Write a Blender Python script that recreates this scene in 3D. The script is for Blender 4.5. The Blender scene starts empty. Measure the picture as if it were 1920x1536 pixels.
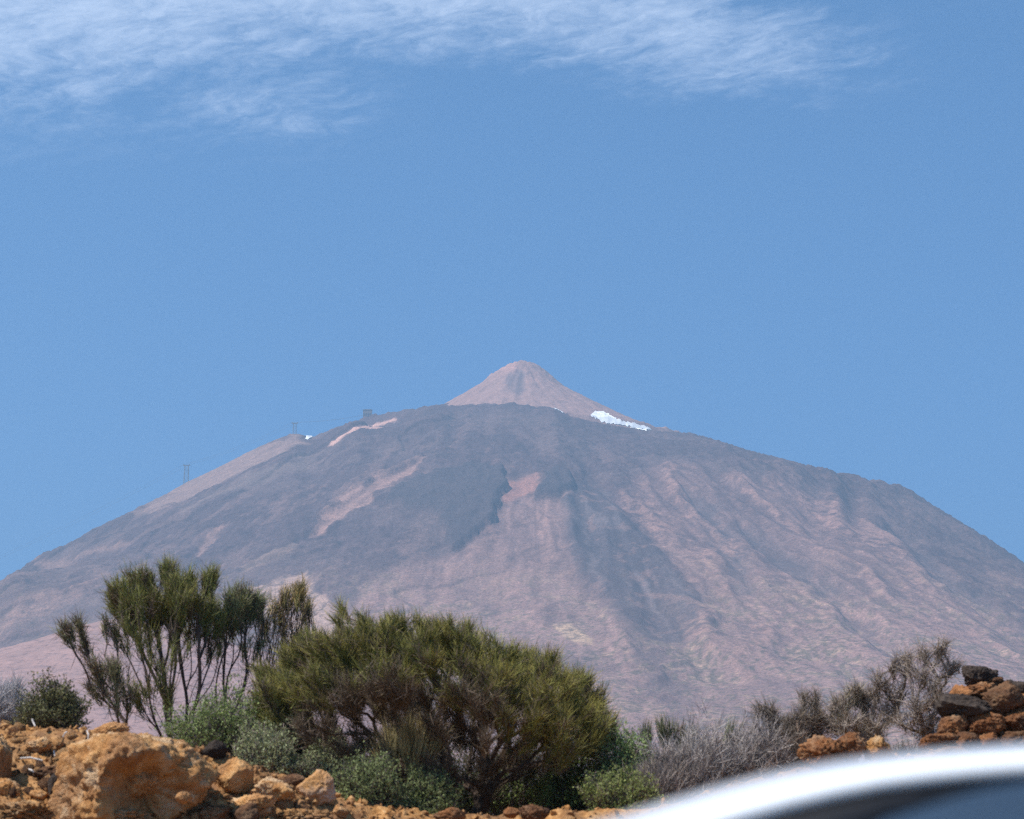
import bpy, bmesh, math, random
import numpy as np
from mathutils import Vector, Matrix

R = math.radians
# ------------------------------------------------------------------ camera
F = 4440.0                      # focal length in pixels of the 1920 px wide photograph
HOR = 1800.0                    # row of the true horizon (below the frame: camera tilted up)
CAMZ = 1.35
TH = math.atan((HOR - 768.0) / F)
ST, CT = math.sin(TH), math.cos(TH)
scene = bpy.context.scene
cam_d = bpy.data.cameras.new('camera')
cam = bpy.data.objects.new('camera', cam_d)
scene.collection.objects.link(cam)
cam.location = (0, 0, CAMZ)
cam.rotation_euler = (R(90) + TH, 0, 0)
cam_d.sensor_width = 36
cam_d.lens = 36 * F / 1920
cam_d.clip_start = 0.1
cam_d.clip_end = 30000
cam_d.dof.use_dof = True
cam_d.dof.focus_distance = 4000
cam_d.dof.aperture_fstop = 4.8
scene.camera = cam
scene.render.resolution_x, scene.render.resolution_y = 1024, 819

# ------------------------------------------------------------------ sky and sun
SUN_EL, SUN_AZ = R(56), R(-114)      # azimuth measured from +Y (view) towards +X; the sun stands high on the left
world = bpy.data.worlds.new('World')
scene.world = world
world.use_nodes = True
wt = world.node_tree
wt.nodes.clear()


def nd(tree, kind, ins=None, **props):
    n = tree.nodes.new(kind)
    for k, v in props.items():
        setattr(n, k, v)
    for k, v in (ins or {}).items():
        if hasattr(v, 'is_output'):
            tree.links.new(v, n.inputs[k])
        else:
            n.inputs[k].default_value = v
    return n


def mth(tree, op, a, b=None, c=None, clamp=False):
    n = tree.nodes.new('ShaderNodeMath')
    n.operation = op
    n.use_clamp = clamp
    for i, v in enumerate((a, b, c)):
        if v is None:
            continue
        if hasattr(v, 'is_output'):
            tree.links.new(v, n.inputs[i])
        else:
            n.inputs[i].default_value = v
    return n.outputs[0]


def sstep(tree, v, a, b, lo=0.0, hi=1.0):
    n = tree.nodes.new('ShaderNodeMapRange')
    n.interpolation_type = 'SMOOTHSTEP'
    tree.links.new(v, n.inputs[0])
    for i, x in enumerate((a, b, lo, hi)):
        n.inputs[i + 1].default_value = x
    return n.outputs[0]


def build_world():
    t = wt
    sky = nd(t, 'ShaderNodeTexSky', sky_type='NISHITA', sun_disc=False, sun_elevation=SUN_EL, sun_rotation=SUN_AZ,
             altitude=2300, air_density=0.55, dust_density=2.0, ozone_density=9.0)
    tc = nd(t, 'ShaderNodeTexCoord')
    sep = nd(t, 'ShaderNodeSeparateXYZ', {0: tc.outputs['Generated']})
    z = mth(t, 'MAXIMUM', sep.outputs[2], 0.03)
    px = mth(t, 'DIVIDE', sep.outputs[0], z)
    py = mth(t, 'DIVIDE', sep.outputs[1], z)
    p = nd(t, 'ShaderNodeCombineXYZ', {0: px, 1: py, 2: 0.0}).outputs[0]
    # the bank of cirrus overhead ends towards the volcano along an uneven edge
    low = nd(t, 'ShaderNodeTexNoise', {'Vector': p, 'Scale': 2.6, 'Detail': 4.0, 'Roughness': 0.55}).outputs[0]
    mid = nd(t, 'ShaderNodeTexNoise', {'Vector': p, 'Scale': 9.0, 'Detail': 5.0, 'Roughness': 0.6}).outputs[0]
    fc = nd(t, 'ShaderNodeFloatCurve')
    cv = fc.mapping.curves[0]
    pts = [(-0.70, 2.78), (-0.45, 2.68), (-0.16, 2.57), (0.02, 2.57), (0.15, 2.65), (0.28, 2.67), (0.45, 2.62), (0.70, 2.42)]
    nx = lambda v: (v + 0.8) / 1.6
    ny = lambda v: (v - 2.2) / 0.8
    while len(cv.points) < len(pts):
        cv.points.new(0.5, 0.5)
    for q, (a, b) in zip(cv.points, pts):
        q.location = (nx(a), ny(b))
    fc.mapping.update()
    xin = mth(t, 'MULTIPLY_ADD', px, 1 / 1.6, 0.5, clamp=True)
    t.links.new(xin, fc.inputs['Value'])
    edge = mth(t, 'MULTIPLY_ADD', fc.outputs[0], 0.8, 2.2)
    d1 = mth(t, 'SUBTRACT', edge, py)                       # > 0 inside the bank
    d1 = mth(t, 'ADD', d1, mth(t, 'MULTIPLY_ADD', mid, 0.30, -0.15))
    c1 = sstep(t, d1, -0.14, 0.30)
    # its right-hand border runs away from the camera to the right
    s = mth(t, 'ADD', mth(t, 'MULTIPLY', mth(t, 'SUBTRACT', px, 0.255), 0.658), mth(t, 'MULTIPLY', mth(t, 'SUBTRACT', py, 2.368), -0.753))
    s = mth(t, 'ADD', s, mth(t, 'MULTIPLY_ADD', mid, 0.12, -0.06))
    c2 = sstep(t, s, 0.10, -0.14, 0.10, 1.0)
    cov = mth(t, 'MULTIPLY', c1, c2)
    # loose wisps beyond the edge, thinning to the right
    wl = sstep(t, low, 0.42, 0.62)
    w2 = sstep(t, py, 3.06, 2.72)
    w3 = sstep(t, px, 0.02, -0.34)
    wis = mth(t, 'MULTIPLY', mth(t, 'MULTIPLY', w2, w3), mth(t, 'MULTIPLY_ADD', wl, 0.22, 0.28))
    cov = mth(t, 'MAXIMUM', cov, wis)
    # fibres: two crossing sets plus fine fleece, all bent by a slow warp
    wn = nd(t, 'ShaderNodeTexNoise', {'Vector': p, 'Scale': 9.0, 'Detail': 4.0})
    wv = nd(t, 'ShaderNodeVectorMath', {0: wn.outputs['Color'], 1: (0.5, 0.5, 0.5)}, operation='SUBTRACT').outputs[0]
    wv = nd(t, 'ShaderNodeVectorMath', {0: wv, 'Scale': 0.085}, operation='SCALE').outputs[0]
    pw = nd(t, 'ShaderNodeVectorMath', {0: p, 1: wv}, operation='ADD').outputs[0]
    def fil(ang, sa, sb, det, ro=0.6):
        m = nd(t, 'ShaderNodeMapping', {'Vector': pw, 'Rotation': (0, 0, R(ang)), 'Scale': (1, 1, 1)})
        m2 = nd(t, 'ShaderNodeMapping', {'Vector': m.outputs[0], 'Scale': (sa, sb, 1)})
        return nd(t, 'ShaderNodeTexNoise', {'Vector': m2.outputs[0], 'Scale': 1.0, 'Detail': det, 'Roughness': ro}).outputs[0]
    f1 = fil(42, 12.0, 34.0, 6.0, 0.58)
    f2 = fil(68, 22.0, 44.0, 6.0, 0.6)
    f3 = fil(20, 5.0, 11.0, 5.0)
    f4 = fil(0, 60.0, 60.0, 5.0, 0.7)
    f = mth(t, 'MULTIPLY_ADD', f1, 0.34, mth(t, 'MULTIPLY_ADD', f2, 0.24, mth(t, 'MULTIPLY_ADD', f3, 0.34, mth(t, 'MULTIPLY', f4, 0.20))))
    # coverage shifts the threshold: thick where covered, only wisps at its border
    v = mth(t, 'ADD', f, mth(t, 'MULTIPLY_ADD', cov, 0.34, -0.34))
    op = sstep(t, v, 0.22, 0.80)
    op = mth(t, 'MULTIPLY', op, sstep(t, cov, 0.0, 0.45))
    op = mth(t, 'MULTIPLY', op, 0.70)
    skc = nd(t, 'ShaderNodeVectorMath', {0: sky.outputs[0], 1: (0.56, 1.05, 1.04)}, operation='MULTIPLY').outputs[0]   # white balance of the sky
    bg1 = nd(t, 'ShaderNodeBackground', {'Color': skc, 'Strength': SKY})
    bg2 = nd(t, 'ShaderNodeBackground', {'Color': (0.74, 0.83, 1.0, 1), 'Strength': 0.92})
    mix = nd(t, 'ShaderNodeMixShader', {0: op, 1: bg1.outputs[0], 2: bg2.outputs[0]})
    nd(t, 'ShaderNodeOutputWorld', {'Surface': mix.outputs[0]})


SKY = 0.15
build_world()
sun_d = bpy.data.lights.new('sun', 'SUN')
sun_d.energy = 5.0
sun_d.angle = R(0.53)
sun_d.color = (1.0, 0.955, 0.89)
sun = bpy.data.objects.new('sun', sun_d)
scene.collection.objects.link(sun)
sd = Vector((math.sin(SUN_AZ) * math.cos(SUN_EL), math.cos(SUN_AZ) * math.cos(SUN_EL), math.sin(SUN_EL)))
sun.rotation_euler = (-sd).to_track_quat('-Z', 'Y').to_euler()
sun.location = (-40, 0, 80)
vs = scene.view_settings
vs.view_transform = 'Standard'
vs.look = 'None'
vs.gamma = 1
vs.exposure = 0.82
vs.use_curve_mapping = False
scene.cycles.max_bounces = 6
scene.cycles.diffuse_bounces = 3
scene.cycles.transparent_max_bounces = 8
scene.cycles.volume_bounces = 0
scene.cycles.use_denoising = False      # keep the fine twigs, grit and grain
scene.cycles.filter_width = 1.25
scene.cycles.sample_clamp_indirect = 4.0

# ------------------------------------------------------------------ helpers
COL = scene.collection


def ray(px, py):
    u = (np.asarray(px, float) - 960) / F
    v = (768 - np.asarray(py, float)) / F
    return u, CT - v * ST, ST + v * CT


def at(px, py, Y):
    dx, dy, dz = ray(px, py)
    return np.array([dx / dy * Y, Y + 0 * dx, CAMZ + dz / dy * Y]).T


def project(x, y, z):
    z = z - CAMZ
    d = y * CT + z * ST
    return 960 + F * x / d, 768 - F * (-y * ST + z * CT) / d


def link(o, parent=None):
    COL.objects.link(o)
    if parent is not None:
        o.parent = parent
    return o


def tag(o, label=None, cat=None, group=None, kind=None):
    for k, v in (('label', label), ('category', cat), ('group', group), ('kind', kind)):
        if v:
            o[k] = v
    return o


def empty(name, loc=(0, 0, 0), rz=0.0):
    o = bpy.data.objects.new(name, None)
    o.location = loc
    o.rotation_euler = (0, 0, rz)
    o.empty_display_size = 0.2
    return link(o)


def np_mesh(name, verts, faces, mat=None, smooth=True, cols=None):
    """faces: (n,3) or (n,4) int array"""
    verts = np.asarray(verts, np.float32)
    faces = np.asarray(faces, np.int32)
    k = faces.shape[1]
    me = bpy.data.meshes.new(name)
    me.vertices.add(len(verts))
    me.vertices.foreach_set('co', verts.ravel())
    me.loops.add(faces.size)
    me.loops.foreach_set('vertex_index', faces.ravel())
    me.polygons.add(len(faces))
    me.polygons.foreach_set('loop_start', np.arange(0, faces.size, k, dtype=np.int32))
    me.polygons.foreach_set('use_smooth', np.full(len(faces), smooth, bool))
    me.update(calc_edges=True)
    if cols is not None:
        c = np.ones((len(verts), 4), np.float32)
        c[:, :cols.shape[1]] = cols
        a = me.color_attributes.new('tint', 'FLOAT_COLOR', 'POINT')
        a.data.foreach_set('color', c.ravel())
    if mat:
        me.materials.append(mat)
    return me


def np_obj(name, verts, faces, mat=None, parent=None, smooth=True, cols=None, loc=None):
    verts = np.asarray(verts, float)
    if loc is not None:
        verts = verts - np.asarray(loc, float)
    o = bpy.data.objects.new(name, np_mesh(name, verts, faces, mat, smooth, cols))
    if loc is not None:
        o.location = loc
    return link(o, parent)


def _h(ix, iy, iz, s):
    n = (ix.astype(np.int64) * 374761393 + iy.astype(np.int64) * 668265263 + iz.astype(np.int64) * 2147483647 + s * 1274126177) & 0xFFFFFFFF
    n = ((n ^ (n >> 13)) * 1274126177) & 0xFFFFFFFF
    n = ((n ^ (n >> 16)) * 2246822519) & 0xFFFFFFFF
    return (n ^ (n >> 15)) & 0xFFFFFFFF


def pn2(x, y, s=0):
    x = np.asarray(x, float); y = np.asarray(y, float)
    ix = np.floor(x); iy = np.floor(y)
    fx = x - ix; fy = y - iy
    ix = ix.astype(np.int64); iy = iy.astype(np.int64)
    u = fx * fx * fx * (fx * (fx * 6 - 15) + 10); v = fy * fy * fy * (fy * (fy * 6 - 15) + 10)
    zero = np.zeros_like(ix)
    def g(a, b):
        ang = _h(ix + a, iy + b, zero, s) * (2 * np.pi / 4294967296.0)
        return np.cos(ang) * (fx - a) + np.sin(ang) * (fy - b)
    n00, n10, n01, n11 = g(0, 0), g(1, 0), g(0, 1), g(1, 1)
    return 1.5 * ((n00 * (1 - u) + n10 * u) * (1 - v) + (n01 * (1 - u) + n11 * u) * v)


def fbm2(x, y, s=0, oct=4, gain=0.5):
    a, t = 1.0, 0.0
    for i in range(oct):
        t = t + a * pn2(x * 2 ** i + 17.3 * i, y * 2 ** i - 9.1 * i, s + i)
        a *= gain
    return t


def vn3(p, s=0):
    ip = np.floor(p); f = p - ip
    ip = ip.astype(np.int64)
    f = f * f * f * (f * (f * 6 - 15) + 10)
    r = 0.0
    for a in (0, 1):
        wa = f[:, 0] if a else 1 - f[:, 0]
        for b in (0, 1):
            wb = f[:, 1] if b else 1 - f[:, 1]
            for c in (0, 1):
                wc = f[:, 2] if c else 1 - f[:, 2]
                r = r + wa * wb * wc * (_h(ip[:, 0] + a, ip[:, 1] + b, ip[:, 2] + c, s) / 2147483648.0 - 1.0)
    return r


def fbm3(p, s=0, oct=4, gain=0.5):
    a, t = 1.0, 0.0
    for i in range(oct):
        t = t + a * vn3(p * 2.03 ** i + 11.7 * i, s + i)
        a *= gain
    return t


def smooth01(x, a, b):
    t = np.clip((x - a) / (b - a), 0, 1)
    return t * t * (3 - 2 * t)


def poly_sd(px, py, poly):
    """signed distance in the polygon's units, negative inside"""
    d2 = np.full(px.shape, 1e18)
    ins = np.zeros(px.shape, bool)
    n = len(poly)
    for i in range(n):
        x0, y0 = poly[i]; x1, y1 = poly[(i + 1) % n]
        ex, ey = x1 - x0, y1 - y0
        t = np.clip(((px - x0) * ex + (py - y0) * ey) / (ex * ex + ey * ey + 1e-9), 0, 1)
        d2 = np.minimum(d2, (px - x0 - t * ex) ** 2 + (py - y0 - t * ey) ** 2)
        c = ((y0 > py) != (y1 > py)) & (px < (x1 - x0) * (py - y0) / (y1 - y0 + 1e-12) + x0)
        ins ^= c
    d = np.sqrt(d2)
    return np.where(ins, -d, d)


def grid_faces(nx, ny):
    i = np.arange(nx * ny).reshape(ny, nx)
    return np.stack([i[:-1, :-1].ravel(), i[:-1, 1:].ravel(), i[1:, 1:].ravel(), i[1:, :-1].ravel()], 1)


def axis(fine0, fine1, step, lo, hi, grow=1.12):
    a = list(np.arange(fine0, fine1 + step / 2, step))
    s = step
    while a[0] > lo:
        s *= grow; a.insert(0, max(lo, a[0] - s))
    s = step
    while a[-1] < hi:
        s *= grow; a.append(min(hi, a[-1] + s))
    return np.array(a)


def new_mat(name, rough=0.9, spec=0.2):
    m = bpy.data.materials.new(name)
    m.use_nodes = True
    t = m.node_tree
    b = t.nodes['Principled BSDF']
    b.inputs['Roughness'].default_value = rough
    b.inputs['Specular IOR Level'].default_value = spec
    return m, t, b


def ramp(t, fac, stops):
    n = t.nodes.new('ShaderNodeValToRGB')
    e = n.color_ramp.elements
    while len(e) < len(stops):
        e.new(0.5)
    for q, (pos, c) in zip(e, stops):
        q.position = pos
        q.color = tuple(c) + (1,)
    t.links.new(fac, n.inputs[0])
    return n.outputs[0]


def mixc(t, fac, a, b, mode='MIX'):
    n = t.nodes.new('ShaderNodeMix')
    n.data_type = 'RGBA'
    n.blend_type = mode
    for i, v in ((0, fac), (6, a), (7, b)):
        if hasattr(v, 'is_output'):
            t.links.new(v, n.inputs[i])
        else:
            n.inputs[i].default_value = v if i == 0 else tuple(v) + (1,)
    return n.outputs[2]


def tnoise(t, vec, scale, detail=5.0, rough=0.6, dist=0.0):
    return nd(t, 'ShaderNodeTexNoise', {'Vector': vec, 'Scale': scale, 'Detail': detail, 'Roughness': rough, 'Distortion': dist}).outputs[0]


def bump(t, b, h, strength, dist):
    n = nd(t, 'ShaderNodeBump', {'Height': h, 'Strength': strength, 'Distance': dist})
    t.links.new(n.outputs[0], b.inputs['Normal'])


def plain(name, col, rough=0.5, spec=0.3, metal=0.0, var=0.15, scale=20):
    m, t, b = new_mat(name, rough, spec)
    tc = nd(t, 'ShaderNodeTexCoord').outputs['Object']
    n = tnoise(t, tc, scale, 4)
    c = ramp(t, n, [(0.3, [x * (1 - var) for x in col]), (0.7, [min(1, x * (1 + var)) for x in col])])
    t.links.new(c, b.inputs['Base Color'])
    b.inputs['Metallic'].default_value = metal
    return m

# ------------------------------------------------------------------ the volcano
YC = 6050.0
XC = float(at(985, 680, YC)[0])
SKY_L = [(985, 765), (900, 762), (842, 760), (790, 763), (745, 771), (700, 777), (680, 782), (640, 797), (600, 813), (578, 820), (556, 811),
         (520, 822), (470, 844), (400, 880), (345, 906), (300, 931), (230, 965), (165, 996), (130, 1018), (80, 1036), (60, 1050), (0, 1088)]
SKY_R = [(985, 765), (1100, 790), (1225, 806), (1300, 812), (1350, 826), (1400, 842), (1450, 855), (1520, 872), (1600, 890), (1700, 912),
         (1750, 946), (1800, 976), (1860, 1012), (1920, 1053)]


def prof(pts, tail):
    p = at([a for a, b in pts], [b for a, b in pts], YC)
    r = np.abs(p[:, 0] - XC); z = p[:, 2]
    return np.concatenate([r, [a for a, b in tail]]), np.concatenate([z, [b for a, b in tail]])


rL, zL = prof(SKY_L, [(1700, 800), (2100, 630), (2600, 470), (3300, 300), (4200, 150), (5200, 70)])
rR, zR = prof(SKY_R, [(1600, 790), (1900, 620), (2400, 440), (3200, 240), (4200, 120), (5200, 60)])
rF = np.array([0, 250, 330, 450, 700, 1000, 1400, 1800, 2200, 2600, 3000, 3600, 4200, 5200.])
zF = np.array([1362, 1358, 1348, 1308, 1208, 1056, 825, 615, 448, 322, 236, 146, 96, 50.])


def cone_h(x, y):
    dx, dy = x - XC, y - (YC + 60)
    r = np.hypot(dx, dy)
    e = at([1007, 1020, 1034, 1074, 1116, 1160, 1200, 1225, 1330], [682, 690, 703, 732, 753, 775, 794, 806, 850], YC + 60)
    w = at([964, 946, 938, 915, 882, 842, 780, 700], [681, 687, 693, 707, 729, 752, 788, 835], YC + 60)
    ze = np.interp(r, np.concatenate([[0], 0.90 * (e[:, 0] - XC)]), np.concatenate([[e[0, 2] + 2], e[:, 2]]))
    zw = np.interp(r, np.concatenate([[0], 0.94 * (XC - w[:, 0])]), np.concatenate([[w[0, 2] + 2], w[:, 2]]))
    k = 0.5 + 0.5 * dx / (r + 1e-6)
    k = k * k * (3 - 2 * k)
    return ze * k + zw * (1 - k) - 1.2 * np.maximum(0, r - 470)


def main_h(x, y, zl, zr):
    dx, dy = x - XC, y - YC
    r = np.hypot(dx, dy)
    c = dx / (r + 1e-6)
    w = np.abs(c) ** 1.7
    side = np.where(c < 0, np.interp(r, rL, zl), np.interp(r, rR, zr))
    return w * side + (1 - w) * np.interp(r, rF, zF)


def skyline(x, y, h, cols):
    px, py = project(x, y, h)
    out = np.full(len(cols), 5000.0)
    i = np.round((px - cols[0]) / (cols[1] - cols[0])).astype(int)
    ok = (i >= 0) & (i < len(cols))
    np.minimum.at(out, i[ok], py[ok])
    return out


def fit_profiles():
    """shape the left and right ridge profiles until the ridge stands against the sky as it does in the photograph"""
    zl, zr = zL.copy(), zR.copy()
    gx, gy = np.meshgrid(np.arange(-1700, 1700, 7.0), np.arange(4300, 6600, 14.0))
    cols = np.arange(-60, 1990, 12.0)
    tgt = np.interp(cols, [a for a, b in SKY_L[::-1]] + [a for a, b in SKY_R[1:]], [b for a, b in SKY_L[::-1]] + [b for a, b in SKY_R[1:]])
    for it in range(6):
        h = main_h(gx, gy, zl, zr)
        s = skyline(gx.ravel(), gy.ravel(), h.ravel(), cols)
        err = np.clip((s - tgt), -60, 60) * YC / F            # > 0: too low
        err = np.where((cols > 830) & (cols < 1220), 0, err)
        ml = [np.interp(960 + F * 0.9885 * (XC - r) / YC, cols, err) if 40 < r < 1380 else 0 for r in rL]
        mr = [np.interp(960 + F * 0.9885 * (XC + r) / YC, cols, err) if 40 < r < 1330 else 0 for r in rR]
        zl += 0.8 * np.array(ml)
        zr += 0.8 * np.array(mr)
    return zl, zr


zL, zR = fit_profiles()


LIP = [(842, 755), (900, 758), (960, 755), (1000, 761), (1040, 764), (1062, 776), (1100, 788), (1160, 799), (1225, 807)]


def fit_lip():
    """height to take off the plateau edge in front of the cone, as a function of x, so that the edge dips to the right"""
    gx, gy = np.meshgrid(np.arange(-420, 1150, 7.0), np.arange(4600, 6400, 9.0))
    cols = np.arange(760, 1740, 8.0)
    full = LIP[:-1] + SKY_R[2:]
    tgt = np.interp(cols, [a for a, b in full], [b for a, b in full])
    kx = np.arange(-420, 1150, 14.0)
    d = np.zeros(len(kx))
    for it in range(8):
        h = main_h(gx, gy, zL, zR) - np.interp(gx, kx, d) * lip_w(gx, gy)
        s = skyline(gx.ravel(), gy.ravel(), h.ravel(), cols)
        err = np.where((cols > 835) & (cols < 1690), (tgt - s) * 1.32, 0)
        e = np.interp(960 + 4440 * 0.9885 * kx / 5700.0, cols, err)
        d += 0.7 * np.convolve(np.pad(e, 2, 'edge'), [0.1, 0.2, 0.4, 0.2, 0.1], 'valid')
    d = np.where(kx > 900, np.interp(kx, [900, 1150], [d[kx <= 900][-1], 0]), d)
    return kx, d


def lip_w(x, y):
    return smooth01(np.hypot(x - XC, y - YC), 1900, 700) * smooth01(YC - y, -1500, -900)


LIPX, LIPD = fit_lip()


def ridged(v):
    return 1 - 2 * np.abs(v)


def build_volcano():
    ax = axis(-1480, 1480, 4.4, -5200, 5200)
    ay = axis(3050, 6200, 4.8, 1300, 9000)
    X, Y = np.meshgrid(ax, ay)
    x, y = X.ravel(), Y.ravel()
    h0 = main_h(x, y, zL, zR) - np.interp(x, LIPX, LIPD, 0, 0) * lip_w(x, y)
    cone = cone_h(x, y)
    dx, dy = x - XC, y - YC
    r = np.hypot(dx, dy)
    phi = np.arctan2(dx, -dy)                    # 0 towards the camera, + to the right
    px0, py0 = project(x, y, h0)
    # --- masks of the different rocks: outlines lie where those flows and screes lie on the mountain
    wx = 14 * fbm2(x / 90, y / 90, 3, 4); wy = 10 * fbm2(x / 90, y / 90, 13, 4)
    qx, qy = px0 + wx, py0 + wy

    def m(poly, soft=10, warp=1.0):
        qx, qy = px0 + warp * wx, py0 + warp * wy
        xs = [a for a, b in poly]; ys = [b for a, b in poly]
        out = np.zeros(len(x))
        k = (qx > min(xs) - 60) & (qx < max(xs) + 60) & (qy > min(ys) - 60) & (qy < max(ys) + 60) & (dy < 250)
        out[k] = smooth01(-poly_sd(qx[k], qy[k], poly), -soft, soft)
        return out
    m_tongue = m([(846, 1034), (884, 1022), (906, 1000), (940, 962), (950, 908), (936, 884), (900, 876), (850, 890), (800, 905), (745, 925), (725, 950),
                  (780, 955), (815, 975), (838, 1005)], 3)
    m_tong2 = m([(1008, 946), (1014, 905), (1050, 895), (1078, 915), (1062, 940), (1036, 944)], 5)
    m_ctr = m([(948, 905), (1005, 900), (1012, 946), (1062, 938), (1062, 1000), (1072, 1060), (1110, 1130), (1165, 1200), (1215, 1300), (1300, 1430), (480, 1430),
               (560, 1180), (690, 1110), (800, 1050), (850, 1036), (900, 1010), (940, 966)], 14)
    m_top_red = m([(948, 910), (1000, 898), (1008, 920), (975, 935), (952, 945)], 5)
    m_scree = m([(1058, 925), (1110, 915), (1150, 960), (1200, 1030), (1270, 1090), (1340, 1180), (1345, 1215), (1270, 1215), (1215, 1215), (1160, 1175), (1100, 1100), (1064, 1020)], 16)
    lowfan = smooth01(qy, 1010, 1230) * (1 - 0.75 * m_scree)
    m_right = m([(1180, 905), (1240, 872), (1330, 885), (1420, 905), (1530, 925), (1600, 945), (1640, 965), (1690, 1030), (1760, 1080), (1860, 1140), (2000, 1230), (2000, 1450),
                 (1300, 1450), (1280, 1180), (1330, 1170), (1270, 1085), (1215, 1020), (1165, 950)], 16)
    m_pink = m([(572, 1003), (600, 975), (640, 942), (700, 893), (745, 868), (796, 858), (788, 876), (742, 905), (692, 942), (640, 980), (590, 1006)], 4)
    m_pink2 = m([(365, 1035), (385, 1012), (425, 985), (432, 992), (400, 1020), (372, 1042)], 4)
    m_ridge = m([(250, 960), (345, 905), (470, 842), (556, 809), (580, 822), (530, 846), (450, 878), (380, 910), (300, 948)], 5, 0.5)
    m_ridge2 = m([(330, 950), (430, 905), (520, 868), (630, 826), (660, 815), (600, 845), (520, 885), (420, 925), (350, 955)], 8)
    m_path = m([(615, 826), (650, 808), (700, 789), (742, 776), (746, 779), (700, 795), (655, 814), (625, 828)], 1.6, 0.15)
    m_stripe = m([(-60, 1200), (0, 1165), (90, 1118), (200, 1070), (220, 1076), (120, 1130), (30, 1172), (-60, 1220)], 9)
    m_stripe2 = m([(60, 1052), (140, 1030), (240, 1008), (235, 1018), (150, 1042), (70, 1062)], 6)
    m_stripe3 = m([(440, 1072), (500, 1048), (560, 1030), (555, 1040), (500, 1062), (450, 1082)], 6)
    m_pum = m([(470, 1112), (520, 1088), (572, 1074), (570, 1090), (600, 1120), (650, 1160), (700, 1230), (560, 1230), (520, 1150), (440, 1180)], 7)
    m_buff = m([(1040, 1186), (1075, 1182), (1105, 1200), (1120, 1222), (1080, 1215), (1050, 1200)], 5)
    g1 = m([(1380, 985), (1400, 975), (1470, 1030), (1560, 1090), (1640, 1180), (1720, 1260), (1690, 1275), (1600, 1190), (1530, 1110), (1440, 1050)], 12)
    g2 = m([(1640, 975), (1670, 975), (1760, 1060), (1880, 1140), (1960, 1190), (1960, 1230), (1850, 1160), (1740, 1085)], 10)
    g3 = m([(1290, 930), (1320, 930), (1370, 985), (1400, 1060), (1420, 1130), (1380, 1130), (1350, 1050)], 14)
    # --- relief
    fy = smooth01(r, 250, 600)
    nearcone = smooth01(r, 420, 330)
    h = h0 + 10 * fy * fbm2(x / 420, y / 420, 21, 3)
    right = smooth01(phi, -0.25, 0.25) * smooth01(r, 600, 1100)
    u = phi * 9.0 + 0.35 * fbm2(x / 300, y / 300, 31, 3)
    gul = ridged(pn2(u, r / 900.0, 41)) * 0.6 + 0.4 * ridged(pn2(u * 2.3, r / 600.0, 43))
    h += (3 + 17 * right) * gul * smooth01(r, 450, 1100) * smooth01(r, 3000, 2000)
    fine = ridged(pn2(phi * 42 + 0.5 * fbm2(x / 120, y / 120, 33, 2), r / 420.0, 44))
    h += (1.0 + 1.6 * right) * fine * smooth01(r, 550, 1100)
    h += 16 * ridged(pn2(phi * 14 + 1.7, r / 800., 46)) * m_scree
    h -= 16 * (g1 + g2 + 0.6 * g3)
    lava = np.clip(1 - m_ctr - m_right - m_scree - m_pink - m_ridge - 0.7 * m_pum, 0.12, 1)
    rough = fbm2(x / 55, y / 55, 51, 4, 0.55)
    blocks = np.abs(pn2(x / 16, y / 16, 61)) + 0.6 * np.abs(pn2(x / 7.5, y / 7.5, 62))
    h += lava * (4.2 * rough + 5.2 * blocks) * smooth01(r, 120, 330)
    h += (1 - lava) * (0.5 * fbm2(x / 30, y / 30, 52, 4) + 0.7 * blocks * smooth01(fbm2(x / 160, y / 160, 71, 3), 0.0, 0.5))
    # raised levees of the lava tongues
    h += 17 * (m_tongue + m_tong2) - 5 * m_pink + 6 * np.exp(-((m_pink - 0.5) / 0.3) ** 2) * (m_pink > 0.02)
    # steps of old flows on the upper left
    flow = pn2(phi * 6 + 0.8 * fbm2(x / 350, y / 350, 81, 3), r / 1500.0, 82)
    h += 9 * smooth01(flow, -0.05, 0.1) * smooth01(phi, 0.1, -0.3) * fy
    # lip of the lava plateau in front of the cone
    lip = np.exp(-((r - 335) / 55) ** 2) * smooth01(-dy, 60, 200)
    h += lip * (9 * (pn2(x / 62, 0 * y + 3.3, 91) + 0.7 * pn2(x / 26, y / 60, 92)) + 2)
    # let the ridge stand against the sky at its true height in spite of the roughness added
    full = [(-80, 1139)] + [q for q in SKY_L[::-1] if q[0] < 842] + LIP + SKY_R[3:] + [(2010, 1114)]
    cols = np.arange(-80, 2010, 6.0)
    tgt = np.interp(cols, [a for a, b in full], [b for a, b in full])
    ker = np.exp(-0.5 * (np.arange(-12, 13) / 2.2) ** 2); ker /= ker.sum()
    vis = (dy < 350) & (r < 2200)
    for it in range(4):
        s_ = skyline(x[vis], y[vis], h[vis], cols)
        e = np.convolve(np.pad(np.clip(tgt - s_, -40, 40), 12, 'edge'), ker, 'valid')
        pxv, pyv = project(x, y, h)
        w = smooth01(pyv - np.interp(pxv, cols, s_), 260, 10)
        h -= 0.8 * np.interp(pxv, cols, e) * w * y / F * vis
    # the pumice hill low on the left
    hx, hy = at(250, 1166, 3900)[0], 3900
    ex, ey = (x - hx) * np.where(x < hx, 0.36, 0.36), (y - hy) * np.where(y < hy, 0.36, 0.30)
    hill = at(250, 1166, 3900)[2] + 22 - np.sqrt(ex * ex + ey * ey + 22 ** 2)
    hill += 7 * fbm2(x / 260, y / 260, 95, 3) + 1.2 * fbm2(x / 25, y / 25, 97, 3)
    is_hill = smooth01(hill - h, -3, 4) * (hill > 60)
    h = np.where(hill > 60, np.maximum(h, hill), h)
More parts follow.
